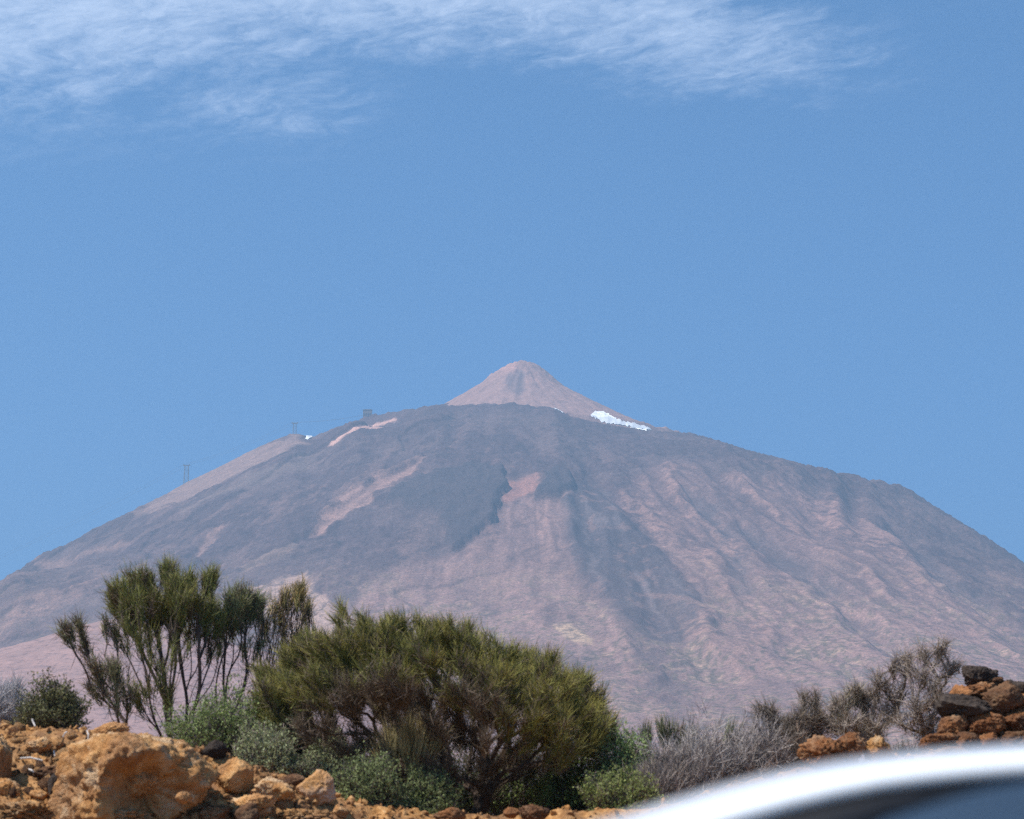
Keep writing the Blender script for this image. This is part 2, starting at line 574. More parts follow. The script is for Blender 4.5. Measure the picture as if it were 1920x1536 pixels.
    # the summit cone
    cn = cone + smooth01(np.hypot(dx, dy - 60), 20, 90) * (4.0 * ridged(pn2(np.arctan2(dx, -(dy - 60)) * 7, r / 300., 93)) + 2.2 * fbm2(x / 22, y / 22, 94, 4)) + 9.0 * np.abs(pn2(x / 16, y / 16, 96)) * smooth01(cone, 1480, 1510) - 4
    is_cone = smooth01(cn - h, -1.5, 2.5)
    h = np.maximum(h, cn)
    # the rim sinks below the plain
    h -= 160 * smooth01(r, 4300, 5200)
    # --- albedo
    C = lambda *c: np.array(c)
    def over(base, col, mask):
        return base + (np.asarray(col) - base) * np.clip(mask, 0, 1)[:, None]
    n1 = fbm2(x / 120, y / 120, 101, 4)
    n2 = fbm2(x / 22, y / 22, 102, 4, 0.6)
    streak = fbm2(phi * 60 + 0.6 * n1, r / 240.0, 103, 3)
    strk2 = fbm2(phi * 16 + 0.5 * n1, r / 500.0, 104, 3)
    base = np.tile(C(0.068, 0.051, 0.051), (len(x), 1)) * (1 + 0.22 * n1 + 0.25 * n2)[:, None]
    base = over(base, C(0.16, 0.115, 0.10), 0.55 * smooth01(strk2 + 0.3 * n2, 0.15, 0.6) * smooth01(r, 500, 1000))
    red = C(0.185, 0.13, 0.112)
    tan = C(0.33, 0.235, 0.175)
    base = over(base, 1.12 * red, m_ctr * (0.8 + 0.3 * n1 + 0.2 * streak))
    base = over(base, red, m_right * np.clip(0.72 + 0.45 * strk2 + 0.25 * n2, 0, 1))
    base = over(base, C(0.062, 0.056, 0.058), 0.95 * m_scree * (0.9 + 0.3 * streak))
    base = over(base, C(0.17, 0.15, 0.145), 0.5 * m_scree * smooth01(streak, 0.15, 0.6))
    base = over(base, C(0.090, 0.080, 0.080), np.clip(g1 + g2 + g3, 0, 1) * (0.75 + 0.3 * n2))
    base = over(base, C(0.30, 0.20, 0.16), (m_right * 0.75 + m_ctr * 0.35) * smooth01(ridged(pn2(u, r / 900., 41)) + 0.5 * n2, 0.62, 1.1))
    base = over(base, C(0.33, 0.235, 0.19), lowfan * 0.6 * (0.75 + 0.5 * n1) * (phi > -0.9))
    base = over(base, C(0.36, 0.29, 0.18), lowfan * 0.5 * smooth01(0.7 * n1 + 0.8 * n2, 0.3, 0.75) * smooth01(phi, -0.5, -0.1))
    scrub = smooth01(fbm2(x / 13, y / 17, 111, 3, 0.6) + 0.5 * n1, 0.12, 0.42)
    base = over(base, C(0.105, 0.10, 0.062), lowfan * 0.75 * scrub)
    # scree and wash lines running down the slope
    line = fbm2(phi * 110 + 0.9 * n1, r / 330.0, 121, 3, 0.6)
    base = base * (1 + 0.30 * np.clip(line, -0.8, 0.8) * smooth01(r, 500, 900) * (1 - 0.5 * lava))[:, None]
    edge = smooth01(np.abs(flow - 0.02), 0.045, 0.0) * smooth01(r, 420, 700) * smooth01(phi, 0.25, 0.0)
    base = base * (1 - 0.30 * edge)[:, None]
    old = smooth01(fbm2(phi * 5 + 0.7 * n1, r / 700.0, 131, 4), 0.05, 0.4) * lava * smooth01(r, 380, 600)
    base = over(base, C(0.125, 0.098, 0.09), 0.6 * old)
    outc = smooth01(fbm2(x / 45, y / 45, 141, 4, 0.6) + 0.4 * gul, 0.55, 0.85) * smooth01(r, 600, 900) * (1 - lava)
    base = over(base, C(0.26, 0.175, 0.14), 0.45 * outc)
    base = over(base, C(0.045, 0.042, 0.044), 0.9 * (m_tongue + m_tong2))
    base = over(base, C(0.30, 0.17, 0.13), m_top_red * 0.9)
    base = over(base, C(0.30, 0.205, 0.165), m_pink * (0.75 + 0.3 * n2))
    base = over(base, C(0.26, 0.18, 0.145), m_pink2 * 0.7)
    base = over(base, C(0.25, 0.185, 0.15), m_ridge * (0.85 + 0.2 * n2))
    base = over(base, C(0.17, 0.14, 0.12), m_ridge2 * 0.7 * (1 - m_ridge))
    base = over(base, C(0.50, 0.34, 0.27), m_path)
    base = over(base, C(0.27, 0.185, 0.145), 0.8 * m_stripe * (0.6 + 0.5 * n2) + 0.55 * m_stripe2)
    base = over(base, C(0.27, 0.21, 0.16), 0.55 * m_stripe3)
    base = over(base, C(0.42, 0.32, 0.24), m_pum * (0.85 - 0.6 * scrub))
    base = over(base, C(0.44, 0.35, 0.22), 0.8 * m_buff * (1 - 0.7 * scrub))
    base = over(base, C(0.30, 0.205, 0.168) * (1 + 0.12 * n1 + 0.16 * n2)[:, None] * (1 - 0.45 * smooth01(fbm2(x / 9, y / 9, 151, 2), 0.42, 0.6))[:, None], is_hill)
    cc = np.tile(C(0.285, 0.20, 0.165), (len(x), 1)) * (1 + 0.10 * n2 + 0.10 * streak)[:, None]
    def ell(ex, ey, rx, ry):
        return smooth01(((qx - ex) / rx) ** 2 + ((py1 - ey) / ry) ** 2, 1.3, 0.5)
    px1, py1 = project(x, y, h)
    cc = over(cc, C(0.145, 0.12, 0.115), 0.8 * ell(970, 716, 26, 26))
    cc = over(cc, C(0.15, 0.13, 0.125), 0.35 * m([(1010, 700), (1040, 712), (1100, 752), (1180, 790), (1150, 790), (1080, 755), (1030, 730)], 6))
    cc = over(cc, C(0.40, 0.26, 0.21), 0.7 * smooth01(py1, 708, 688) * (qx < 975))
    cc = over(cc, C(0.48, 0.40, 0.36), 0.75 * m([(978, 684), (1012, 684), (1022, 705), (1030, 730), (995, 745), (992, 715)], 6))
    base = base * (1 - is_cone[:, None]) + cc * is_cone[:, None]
    sm = np.clip(1 - 0.75 * is_hill - 0.45 * is_cone, 0, 1)
    base = np.clip(0.008 * np.array([1.6, 0.8, 0.9]) + 0.93 * base * np.array([1.12, 0.94, 0.93]), 0.02, 0.78)
    mat, t, b = new_mat('volcanic_slope', 0.95, 0.1)
    an = nd(t, 'ShaderNodeAttribute', attribute_name='tint')
    at_, al = an.outputs['Color'], an.outputs['Alpha']
    tc = nd(t, 'ShaderNodeTexCoord').outputs['Object']
    na = tnoise(t, tc, 0.20, 6, 0.68)
    nb = tnoise(t, tc, 0.035, 5, 0.6)
    c = mixc(t, al, at_, ramp(t, na, [(0.3, (0.58, 0.59, 0.6)), (0.5, (0.97, 0.97, 0.97)), (0.72, (1.5, 1.47, 1.42))]), 'MULTIPLY')
    c = mixc(t, 1.0, c, ramp(t, nb, [(0.3, (0.86, 0.88, 0.9)), (0.7, (1.13, 1.11, 1.1))]), 'MULTIPLY')
    t.links.new(c, b.inputs['Base Color'])
    bump(t, b, na, 0.55, 3.0)
    o = np_obj('mountain', np.stack([x, y, h], 1), grid_faces(len(ax), len(ay)), mat, cols=np.concatenate([base, sm[:, None]], 1))
    tag(o, 'broad brown and purple grey volcano with a pale cone on its top', kind='structure')
    return o, ax, ay, h.reshape(X.shape)


mountain, MAX_, MAY_, MH = build_volcano()


def mount_z(x, y):
    i = np.clip(np.searchsorted(MAX_, x) - 1, 0, len(MAX_) - 2)
    j = np.clip(np.searchsorted(MAY_, y) - 1, 0, len(MAY_) - 2)
    fx = (x - MAX_[i]) / (MAX_[i + 1] - MAX_[i]); fy = (y - MAY_[j]) / (MAY_[j + 1] - MAY_[j])
    return (MH[j, i] * (1 - fx) + MH[j, i + 1] * fx) * (1 - fy) + (MH[j + 1, i] * (1 - fx) + MH[j + 1, i + 1] * fx) * fy


def mount_hit(px, py, y0=2500.0, y1=6600.0):
    dx, dy, dz = ray(px, py)
    Y = np.arange(y0, y1, 2.0)
    g = mount_z(dx / dy * Y, Y) - (CAMZ + dz / dy * Y)
    k = np.nonzero(g > 0)[0]
    return float(Y[k[0]]) if len(k) else None

# ------------------------------------------------------------------ snow left on the volcano
def build_snow():
    mat, t, b = new_mat('old_snow', 0.6, 0.3)
    tc = nd(t, 'ShaderNodeTexCoord').outputs['Object']
    n = tnoise(t, tc, 0.2, 5)
    t.links.new(ramp(t, n, [(0.3, (0.9, 0.9, 0.91)), (0.7, (0.95, 0.95, 0.95))]), b.inputs['Base Color'])
    polys = [[(1103, 779), (1109, 778), (1116, 771), (1128, 772), (1141, 776), (1154, 785), (1170, 790), (1191, 794), (1209, 799), (1226, 807), (1205, 808), (1186, 802), (1159, 797), (1138, 795), (1120, 788)],
             [(1037, 765), (1045, 761), (1050, 768), (1057, 774), (1053, 778), (1044, 771)],
             [(568, 829), (574, 818), (584, 815), (596, 811), (598, 814), (580, 823), (573, 829)]]
    for k, poly in enumerate(polys):
        cx = np.mean([a for a, c in poly]); cy = np.mean([c for a, c in poly])
        x0 = min(a for a, c in poly); x1 = max(a for a, c in poly)
        Y = None
        for dyp in (0, 2, 4, 6, 8, 11, 14, 18):
            Y = mount_hit(cx, cy + dyp)
            if Y:
                break
        if not Y:
            continue
        Y, w = (5900.0, 330) if k == 0 else (Y, 60)
        gx, gy = np.meshgrid(np.arange(at(x0 - 4, cy, Y)[0], at(x1 + 4, cy, Y)[0], 1.5), np.arange(Y - w, Y + w, 2.0))
        gz = mount_z(gx, gy)
        px, py = project(gx, gy, gz)
        nx = 2.8 if k == 0 else 1.0
        d = poly_sd(px + nx * fbm2(gx / 6, gy / 14, 5, 3), py + 0.9 * nx * fbm2(gx / 9, gy / 9, 8, 3), poly)
        keep = (d < 0) & (fbm2(gx / 7, gy / 11, 44, 3) < np.clip(0.55 - 0.1 * d, 0.3, 1.2))
        f = grid_faces(gx.shape[1], gx.shape[0])
        ok = keep.ravel()[f].sum(1) >= 3
        f = f[ok]
        if not len(f):
            continue
        used = np.unique(f)
        re = np.full(gx.size, -1); re[used] = np.arange(len(used))
        v = np.stack([gx.ravel()[used], gy.ravel()[used], gz.ravel()[used] + 1.6], 1)
        np_obj('snow_patch', v, re[f], mat, mountain)


build_snow()


# ------------------------------------------------------------------ boxes, bars and tubes
class MB:
    def __init__(self):
        self.v, self.f = [], []

    def add(self, v, f):
        n = len(self.v)
        self.v += [tuple(p) for p in v]
        self.f += [tuple(i + n for i in q) for q in f]

    def box(self, c, s, rz=0.0):
        cx, cy, cz = c
        ca, sa = math.cos(rz), math.sin(rz)
        v = []
        for dz in (-.5, .5):
            for dy in (-.5, .5):
                for dx in (-.5, .5):
                    a, b_ = dx * s[0], dy * s[1]
                    v.append((cx + a * ca - b_ * sa, cy + a * sa + b_ * ca, cz + dz * s[2]))
        self.add(v, [(0, 2, 3, 1), (4, 5, 7, 6), (0, 1, 5, 4), (2, 6, 7, 3), (0, 4, 6, 2), (1, 3, 7, 5)])

    def tube(self, pts, rad, n=6, cap=True):
        pts = [Vector(p) for p in pts]
        if not hasattr(rad, '__len__'):
            rad = [rad] * len(pts)
        rings = []
        for i, p in enumerate(pts):
            d = (pts[min(i + 1, len(pts) - 1)] - pts[max(i - 1, 0)]).normalized()
            u = d.orthogonal().normalized() if i == 0 else (u - d * u.dot(d)).normalized()
            w = d.cross(u)
            rings.append([p + (u * math.cos(2 * math.pi * k / n) + w * math.sin(2 * math.pi * k / n)) * rad[i] for k in range(n)])
        v = [q for r_ in rings for q in r_]
        f = []
        for i in range(len(pts) - 1):
            for k in range(n):
                f.append((i * n + k, i * n + (k + 1) % n, (i + 1) * n + (k + 1) % n, (i + 1) * n + k))
        if cap:
            f.append(tuple(range(n - 1, -1, -1)))
            f.append(tuple((len(pts) - 1) * n + k for k in range(n)))
        self.add(v, f)

    def build(self, name, mat, parent=None, smooth=False, loc=None):
        me = bpy.data.meshes.new(name)
        v = self.v if loc is None else [tuple(np.array(p) - np.array(loc)) for p in self.v]
        me.from_pydata(v, [], self.f)
        if smooth:
            me.polygons.foreach_set('use_smooth', [True] * len(me.polygons))
        me.materials.append(mat)
        me.update()
        o = bpy.data.objects.new(name, me)
        if loc is not None:
            o.location = loc
        return link(o, parent)


# ------------------------------------------------------------------ cableway on the left ridge
STEEL = plain('galvanised_steel', (0.20, 0.205, 0.215), 0.55, 0.4, 0.3)


def cable_tower(px, ptop, pbase, wb, wt_, label):
    x = at(px, pbase, YC)[0]
    y = YC - 10
    zt = at(px, ptop, y)[2]
    zb = min(mount_z(x + a, y + b) for a in (-wb / 2, wb / 2) for b in (-wb / 2, wb / 2)) - 1
    root = empty('cable_tower', (x, y, zb))
    tag(root, label, 'tower', 'cableway towers on the left ridge')
    H = zt - zb
    P = lambda sx, sy, k: (sx * (wb + (wt_ - wb) * k) / 2, sy * (wb + (wt_ - wb) * k) / 2, k * H)
    for sx in (-1, 1):
        for sy in (-1, 1):
            m = MB(); m.tube([P(sx, sy, 0), P(sx, sy, 1)], [0.75, 0.55], 5); m.build('leg', STEEL, root)
    m = MB()
    n = max(3, int(H / 11))
    for i in range(n):
        a, b = i / n, (i + 1) / n
        for s in (-1, 1):
            m.tube([P(-1, s, a), P(1, s, b)], 0.22, 4); m.tube([P(1, s, a), P(-1, s, b)], 0.22, 4)
            m.tube([P(s, -1, a), P(s, 1, b)], 0.22, 4)
            m.tube([P(-1, s, b), P(1, s, b)], 0.22, 4)
    m.build('bracing', STEEL, root)
    m = MB(); m.box((0, 0, H + 0.5), (wt_ + 9, 3, 1.6)); m.build('crossarm', STEEL, root)
    for s in (-1, 1):
        m = MB(); m.box((s * (wt_ / 2 + 3), 0, H + 2.0), (1.6, 6, 1.3)); m.build('saddle', STEEL, root)
    return np.array([x, y, zt + 2.8]), wt_ / 2 + 3


t1, w1 = cable_tower(350, 873, 905, 17, 9, 'taller steel cableway tower standing lower on the left ridge')
t2, w2 = cable_tower(553, 794, 812, 9.5, 7.5, 'shorter steel cableway tower on the knob of the left ridge')


def build_station():
    p0 = at(690, 776, YC)
    x, y = p0[0], YC - 20
    z = min(mount_z(x + a, y) for a in (-14, 0, 14)) - 1.5
    top = at(690, 768, y)[2]
    root = empty('upper_station', (x, y, z))
    tag(root, 'dark flat topped cableway station building on the left shoulder', 'building')
    wallm = plain('station_wall', (0.21, 0.17, 0.155), 0.85, 0.2)
    roofm = plain('station_roof', (0.10, 0.09, 0.09), 0.8, 0.2)
    glass = plain('station_glass', (0.05, 0.06, 0.075), 0.15, 0.5)
    H = top - z - 2.2
    m = MB(); m.box((0, 0, H / 2), (23, 16, H)); m.box((26, 3, H * 0.26), (29, 12, H * 0.52)); m.build('wall', wallm, root)
    m = MB(); m.add([(-12.5, -9, H), (12.5, -9, H), (12.5, 9, H), (-12.5, 9, H), (-4, -3, H + 2.2), (5, -3, H + 2.2), (5, 3, H + 2.2), (-4, 3, H + 2.2)],
                    [(0, 3, 2, 1), (0, 1, 5, 4), (1, 2, 6, 5), (2, 3, 7, 6), (3, 0, 4, 7), (4, 5, 6, 7)])
    m.build('roof', roofm, root)
    m = MB(); m.box((26.2, 3, H * 0.52 + 0.35), (30, 13, 0.6)); m.build('terrace', roofm, root)
    for i in range(4):
        m = MB(); m.box((-8.2 + 5.4 * i, -8.06, H * 0.68), (3.4, 0.2, H * 0.28)); m.build('window', glass, root)
    m = MB(); m.box((-11.6, 0, H * 0.45), (0.3, 9, H * 0.6)); m.build('cabin_gate', glass, root)
    return np.array([x - 11.5, y, z + H * 0.75])


st = build_station()


def build_cables():
    lo = np.array([at(-260, 1160, YC)[0], YC - 10, at(-260, 1160, YC)[2]])
    for s, lab in ((-1, 'thin left hand cable of the cableway between towers and station'), (1, 'thin right hand cable of the cableway between towers and station')):
        pts = []
        for a, b, wa, wb, sag in ((st, t2, 2.5, w2, 4), (t2, t1, w2, w1, 9), (t1, lo, w1, w1, 14)):
            n = 14
            for i in range(n + (b is lo)):
                k = i / n
                p = a * (1 - k) + b * k
                pts.append((p[0] + s * (wa + (wb - wa) * k), p[1], p[2] - sag * 4 * k * (1 - k)))
        m = MB(); m.tube(pts, 0.17, 5)
        o = m.build('cable', STEEL, loc=pts[0])
        tag(o, lab, 'cable', 'cables of the cableway')


build_cables()

# ------------------------------------------------------------------ ground
CR_PX = np.array([-900, 0, 120, 240, 330, 420, 520, 640, 700, 800, 950, 1100, 1200, 1300, 1400, 1500, 1600, 1750, 1920, 2900.])
CR_PY = np.array([1352, 1357, 1372, 1392, 1402, 1425, 1455, 1500, 1522, 1527, 1529, 1530, 1522, 1505, 1470, 1446, 1430, 1416, 1410, 1410.])
CR_Y = np.array([23.5, 23.3, 23.2, 23.0, 22.9, 22.8, 22.8, 22.8, 23, 23.4, 23.6, 23.6, 23.5, 23.4, 23.4, 23.4, 23.4, 23.6, 24, 24.])
_cp = at(CR_PX, CR_PY, CR_Y)
CR_X, CR_Z = _cp[:, 0], _cp[:, 2]


def ground_z(x, y):
    x = np.asarray(x, float); y = np.asarray(y, float)
    cy = np.interp(x, CR_X, CR_Y); cz = np.interp(x, CR_X, CR_Z)
    far = np.abs(x) > 40
    cz = np.where(far, 1.6, cz)
    d = y - cy
    # roadside bank: road at z = 0, a scarp up to the crest, level ground behind that falls away slowly
    k = smooth01(d, -13.5, -2.4)
    front = np.where(d < -2.4, k * (cz - 1.15), cz - 1.15 * np.clip(-d / 2.4, 0, 1) ** 1.25)
    back = cz - 0.035 * np.maximum(d, 0) - 0.12 * np.maximum(d - 5, 0)
    z = np.where(d < 0, front, np.maximum(back, 0.0))
    z = z + 0.075 * fbm2(x * 1.3, y * 1.3, 7, 3) * smooth01(d, -5, -2) + 0.05 * fbm2(x * 5, y * 5, 9, 3) * smooth01(d, -5, -2)
    plainz = 66 * smooth01(y, 300, 3300) + 4 * fbm2(x / 300, y / 300, 15, 2) * smooth01(np.hypot(x, y), 150, 600)
    return z + plainz


def ground_hit(px, py, y0=14.0, y1=40.0):
    dx, dy, dz = ray(px, py)
    Y = np.arange(y0, y1, 0.02)
    g = ground_z(dx / dy * Y, Y) - (CAMZ + dz / dy * Y)
    k = np.nonzero(g > 0)[0]
    return float(Y[k[0]]) if len(k) else None


def soil_mat():
    mat, t, b = new_mat('orange_soil', 0.95, 0.1)
    tc = nd(t, 'ShaderNodeTexCoord').outputs['Object']
    a = tnoise(t, tc, 2.2, 6, 0.65)
    c_ = tnoise(t, tc, 14.0, 6, 0.7)
    d_ = tnoise(t, tc, 0.8, 3)
    col = ramp(t, c_, [(0.28, (0.12, 0.055, 0.022)), (0.45, (0.38, 0.18, 0.06)), (0.6, (0.53, 0.29, 0.12)), (0.78, (0.64, 0.45, 0.26))])
    col = mixc(t, ramp(t, a, [(0.42, (0, 0, 0)), (0.62, (0.75, 0.75, 0.75))]), col, (0.16, 0.085, 0.05))
    col = mixc(t, ramp(t, d_, [(0.5, (0, 0, 0)), (0.75, (0.5, 0.5, 0.5))]), col, (0.33, 0.23, 0.13))
    t.links.new(col, b.inputs['Base Color'])
    bump(t, b, c_, 0.9, 0.05)
    return mat


SOIL = soil_mat()


def build_ground():
    ax = axis(-6.5, 7.0, 0.06, -6000, 6000, 1.17)
    ay = axis(19.5, 27.5, 0.06, -1500, 9000, 1.17)
    X, Y = np.meshgrid(ax, ay)
    Z = ground_z(X, Y)
    o = np_obj('ground', np.stack([X.ravel(), Y.ravel(), Z.ravel()], 1), grid_faces(len(ax), len(ay)), SOIL)
    tag(o, 'stony orange brown volcanic ground rising to a bank', kind='structure')
    m = MB(); m.box((0, 1.0, -0.02), (160, 13.0, 0.05))
    o = m.build('road', plain('asphalt', (0.05, 0.05, 0.052), 0.9, 0.2, scale=60))
    tag(o, 'grey asphalt road below the bank', kind='structure')


build_ground()


# ------------------------------------------------------------------ rocks
def rock_mat(name, stops, top, dark, bs=0.9, pale=(0.64, 0.46, 0.29)):
    mat, t, b = new_mat(name, 0.93, 0.12)
    tc = nd(t, 'ShaderNodeTexCoord').outputs['Object']
    inf = nd(t, 'ShaderNodeObjectInfo').outputs['Random']
    off = nd(t, 'ShaderNodeCombineXYZ', {0: mth(t, 'MULTIPLY', inf, 37.0), 1: mth(t, 'MULTIPLY', inf, 91.0), 2: 0.0}).outputs[0]
    v = nd(t, 'ShaderNodeVectorMath', {0: tc, 1: off}, operation='ADD').outputs[0]
    a = tnoise(t, v, 5.0, 7, 0.68)
    c_ = tnoise(t, v, 26.0, 5, 0.7)
    e = tnoise(t, v, 2.1, 4, 0.6, 0.6)
    col = ramp(t, a, stops)
    col = mixc(t, ramp(t, e, [(0.46, (0, 0, 0)), (0.62, (1, 1, 1))]), col, dark)
    col = mixc(t, mth(t, 'MULTIPLY', sstep(t, c_, 0.52, 0.72), 0.45), col, top)
    g_ = tnoise(t, v, 3.3, 6, 0.7, 0.4)
    col = mixc(t, mth(t, 'MULTIPLY', sstep(t, g_, 0.50, 0.64), 0.7), col, pale)
    col = mixc(t, 1.0, col, ramp(t, inf, [(0.0, (0.8, 0.8, 0.8)), (1.0, (1.15, 1.12, 1.08))]), 'MULTIPLY')
    t.links.new(col, b.inputs['Base Color'])
    h = mth(t, 'MULTIPLY_ADD', a, 1.5, mth(t, 'MULTIPLY', c_, 0.9))
    bump(t, b, h, bs, 0.06)
    return mat


ROCK = {
    'orange': rock_mat('orange_tuff', [(0.25, (0.15, 0.065, 0.025)), (0.45, (0.47, 0.23, 0.085)), (0.62, (0.60, 0.34, 0.145)), (0.8, (0.70, 0.49, 0.29))], (0.66, 0.47, 0.28), (0.36, 0.185, 0.085)),
    'tan': rock_mat('pale_pink_rock', [(0.25, (0.34, 0.2, 0.13)), (0.5, (0.52, 0.33, 0.22)), (0.75, (0.62, 0.44, 0.32))], (0.66, 0.5, 0.38), (0.48, 0.25, 0.1), 0.6, (0.6, 0.46, 0.36)),
    'rust': rock_mat('rusty_lava', [(0.25, (0.08, 0.035, 0.018)), (0.45, (0.22, 0.09, 0.038)), (0.62, (0.36, 0.16, 0.065)), (0.8, (0.45, 0.26, 0.13))], (0.42, 0.25, 0.14), (0.10, 0.05, 0.03), 0.9, (0.4, 0.25, 0.15)),
    'brown': rock_mat('brown_lava', [(0.25, (0.06, 0.03, 0.018)), (0.5, (0.17, 0.085, 0.045)), (0.75, (0.28, 0.15, 0.075))], (0.34, 0.2, 0.1), (0.07, 0.045, 0.035), 0.9, (0.24, 0.15, 0.09)),
    'black': rock_mat('black_lava', [(0.25, (0.028, 0.023, 0.022)), (0.5, (0.065, 0.05, 0.043)), (0.8, (0.13, 0.095, 0.075))], (0.18, 0.12, 0.085), (0.05, 0.038, 0.032), 0.9, (0.12, 0.095, 0.08)),
}
_ico = {}


def ico(n):
    if n not in _ico:
        bm = bmesh.new()
        bmesh.ops.create_icosphere(bm, subdivisions=n, radius=1.0)
        v = np.array([q.co[:] for q in bm.verts]); f = np.array([[q.index for q in p.verts] for p in bm.faces])
        bm.free()
        _ico[n] = (v, f)
    return _ico[n]


def rock_shape(seed, n=4, planes=13, sharp=14, amp=0.07, pits=0.0, hollow=None):
    rng = np.random.default_rng(seed)
    v, f = ico(n)
    nn = rng.normal(size=(planes, 3)); nn /= np.linalg.norm(nn, axis=1)[:, None]
    d = rng.uniform(0.68, 1.0, planes)
    # big fracture faces plus many small chipped facets
    n2 = rng.normal(size=(18, 3)); n2 /= np.linalg.norm(n2, axis=1)[:, None]
    q2 = np.maximum(v @ n2.T, 0) / rng.uniform(0.72, 1.15, 18)
    q = np.maximum(v @ nn.T, 0) / d
    q = np.concatenate([q, q2], 1); sharp = max(sharp, 34)
    r = 1 / np.maximum((q ** sharp).sum(1) ** (1 / sharp), 0.72)
    r = r / r.mean()
    if hollow:
        hd = np.array(hollow[0], float); hd /= np.linalg.norm(hd)
        a = v @ hd + 0.10 * fbm3(v * 2.6, seed + 77, 4)
        r = r * (1 - hollow[1] * smooth01(a, hollow[2], hollow[2] + 0.13))
    r = r * (1 + 0.55 * amp * fbm3(v * 2.2 + seed % 97, seed, 3, 0.5) + 0.85 * amp * fbm3(v * 7 + 3.1, seed + 9, 5, 0.68) - 0.35 * amp * smooth01(np.abs(fbm3(v * 3.1, seed + 19, 3)), 0.10, 0.0))
    if pits:
        r -= pits * smooth01(fbm3(v * 3.4, seed + 31, 3), 0.25, 0.7)
    return v * r[:, None], f


def rock(label, px, py, rx, ry, kind, seed, depth=None, name='rock', n=4, rot=0.0, group=None, planes=13, sharp=14, amp=0.07, pits=0.0, ratio=0.9, hollow=None, cat='rock', parent=None):
    """px, py: centre in the photograph, rx, ry: half sizes there; it stands where the ground (or the rock below it) carries it"""
    if depth is None:
        depth = ground_hit(px, py + ry * 0.75) or 24.0
        depth += 0.25 * rx * depth / F
    c = at(px, py, depth)
    s = depth / F
    if group == GR_:
        rx, ry = rx * 1.16, ry * 1.2
    amp = amp * 1.45
    v, f = rock_shape(seed, n, planes, sharp, amp, pits, hollow)
    ca, sa = math.cos(R(rot)), math.sin(R(rot))
    ex = (v[:, 0].max() - v[:, 0].min()) / 2; ez = (v[:, 2].max() - v[:, 2].min()) / 2
    v = v / np.array([ex, (ex + ez) / 2, ez]) * np.array([rx * s, max(rx, ry) * ratio * s, ry * s])
    v = np.stack([v[:, 0] * ca - v[:, 2] * sa, v[:, 1], v[:, 0] * sa + v[:, 2] * ca], 1)
    o = np_obj(name, v, f, ROCK[kind], parent=parent)
    o.location = c
    if label:
        tag(o, label, cat, group)
    return o


GL, GR_, GM = 'rocks on the left bank', 'rocks of the right hand pile', 'rocks at the foot of the bushes'
rock('largest orange boulder with a hollow shaded front on the left bank', 262, 1468, 150, 104, 'orange', 17, n=6, planes=12, sharp=9, amp=0.045, ratio=1.1, rot=-14, hollow=((0.40, -0.88, -0.30), 0.62, 0.56), group=GL, cat='boulder')
rock('orange slab capping the largest boulder at its upper left edge', 205, 1378, 40, 26, 'orange', 23, depth=21.7, n=5, rot=12, group=GL, amp=0.09)
rock('smooth orange block leaning right of the largest boulder', 439, 1461, 39, 38, 'orange', 35, n=5, planes=9, sharp=20, amp=0.04, rot=-12, group=GL)
rock('dark grey rock behind the smooth orange block below the green shrub', 402, 1408, 30, 20, 'black', 47, n=4, rot=10, group=GL)
rock('long low orange rock left of the pale topped rock', 512, 1484, 46, 27, 'orange', 59, n=5, rot=-20, group=GL, planes=10)
rock('brown rock wedged between the long orange rock and the pale one', 548, 1466, 30, 16, 'brown', 61, n=4, group=GL)
rock('pale pinkish topped cracked rock at the right end of the left bank', 598, 1481, 36, 36, 'tan', 73, n=5, planes=9, sharp=18, amp=0.06, rot=6, group=GL)
rock('small orange rock low right of the pale topped rock', 637, 1524, 17, 14, 'orange', 85, n=4, group=GL)
rock('orange lump under the smooth orange block at the lower frame edge', 470, 1512, 44, 24, 'orange', 97, n=5, group=GL, amp=0.12)
rock('dark brown rock at the frame bottom below the orange lump', 462, 1528, 26, 22, 'brown', 109, n=4, group=GL)
rock('yellow orange rubble block at the frame bottom left of the shrubs', 560, 1530, 50, 18, 'orange', 111, n=5, group=GL, amp=0.13)
rock('orange rock cut by the left frame edge, tall and shaded', 0, 1425, 22, 48, 'orange', 123, n=5, group=GL)
rock('long orange rock at the left frame edge, lower of two', 12, 1478, 32, 20, 'orange', 135, n=5, group=GL, rot=-12)
rock('rounded orange rock under the dark shrub on the left bank', 70, 1399, 27, 19, 'orange', 147, n=5, rot=-14, group=GL)
rock('small upright pale orange stone with a white twig below it', 109, 1396, 12, 13, 'orange', 159, n=4, group=GL)
rock('flat brown slab resting left of the largest boulder', 95, 1450, 36, 17, 'brown', 161, n=5, rot=6, group=GL)
rock('pointed blue black stone below the flat brown slab', 101, 1476, 16, 22, 'black', 173, n=4, planes=8, sharp=24, amp=0.03, group=GL)
rock('small orange stone beside the pointed black stone', 120, 1470, 11, 13, 'orange', 185, n=4, group=GL)
rock('orange cobble low left below the pointed black stone', 74, 1491, 19, 11, 'orange', 197, n=4, rot=-14, group=GL)
rock('shaded brown orange block under the largest boulder at its left foot', 150, 1500, 34, 30, 'orange', 209, n=5, group=GL, amp=0.12)
rock('broad crumbly orange block in the lower left corner', 45, 1528, 62, 26, 'orange', 211, n=5, group=GL, amp=0.13)
rock('crumbly orange block at the frame bottom under the largest boulder', 230, 1536, 70, 22, 'orange', 223, n=5, group=GL, amp=0.14)
rock('small orange lump on the right flank of the largest boulder', 345, 1496, 16, 12, 'orange', 235, depth=20.35, n=4, group=GL)
rock('orange rubble block between largest boulder and frame bottom on its right', 400, 1530, 34, 20, 'rust', 247, n=5, group=GL, amp=0.12)
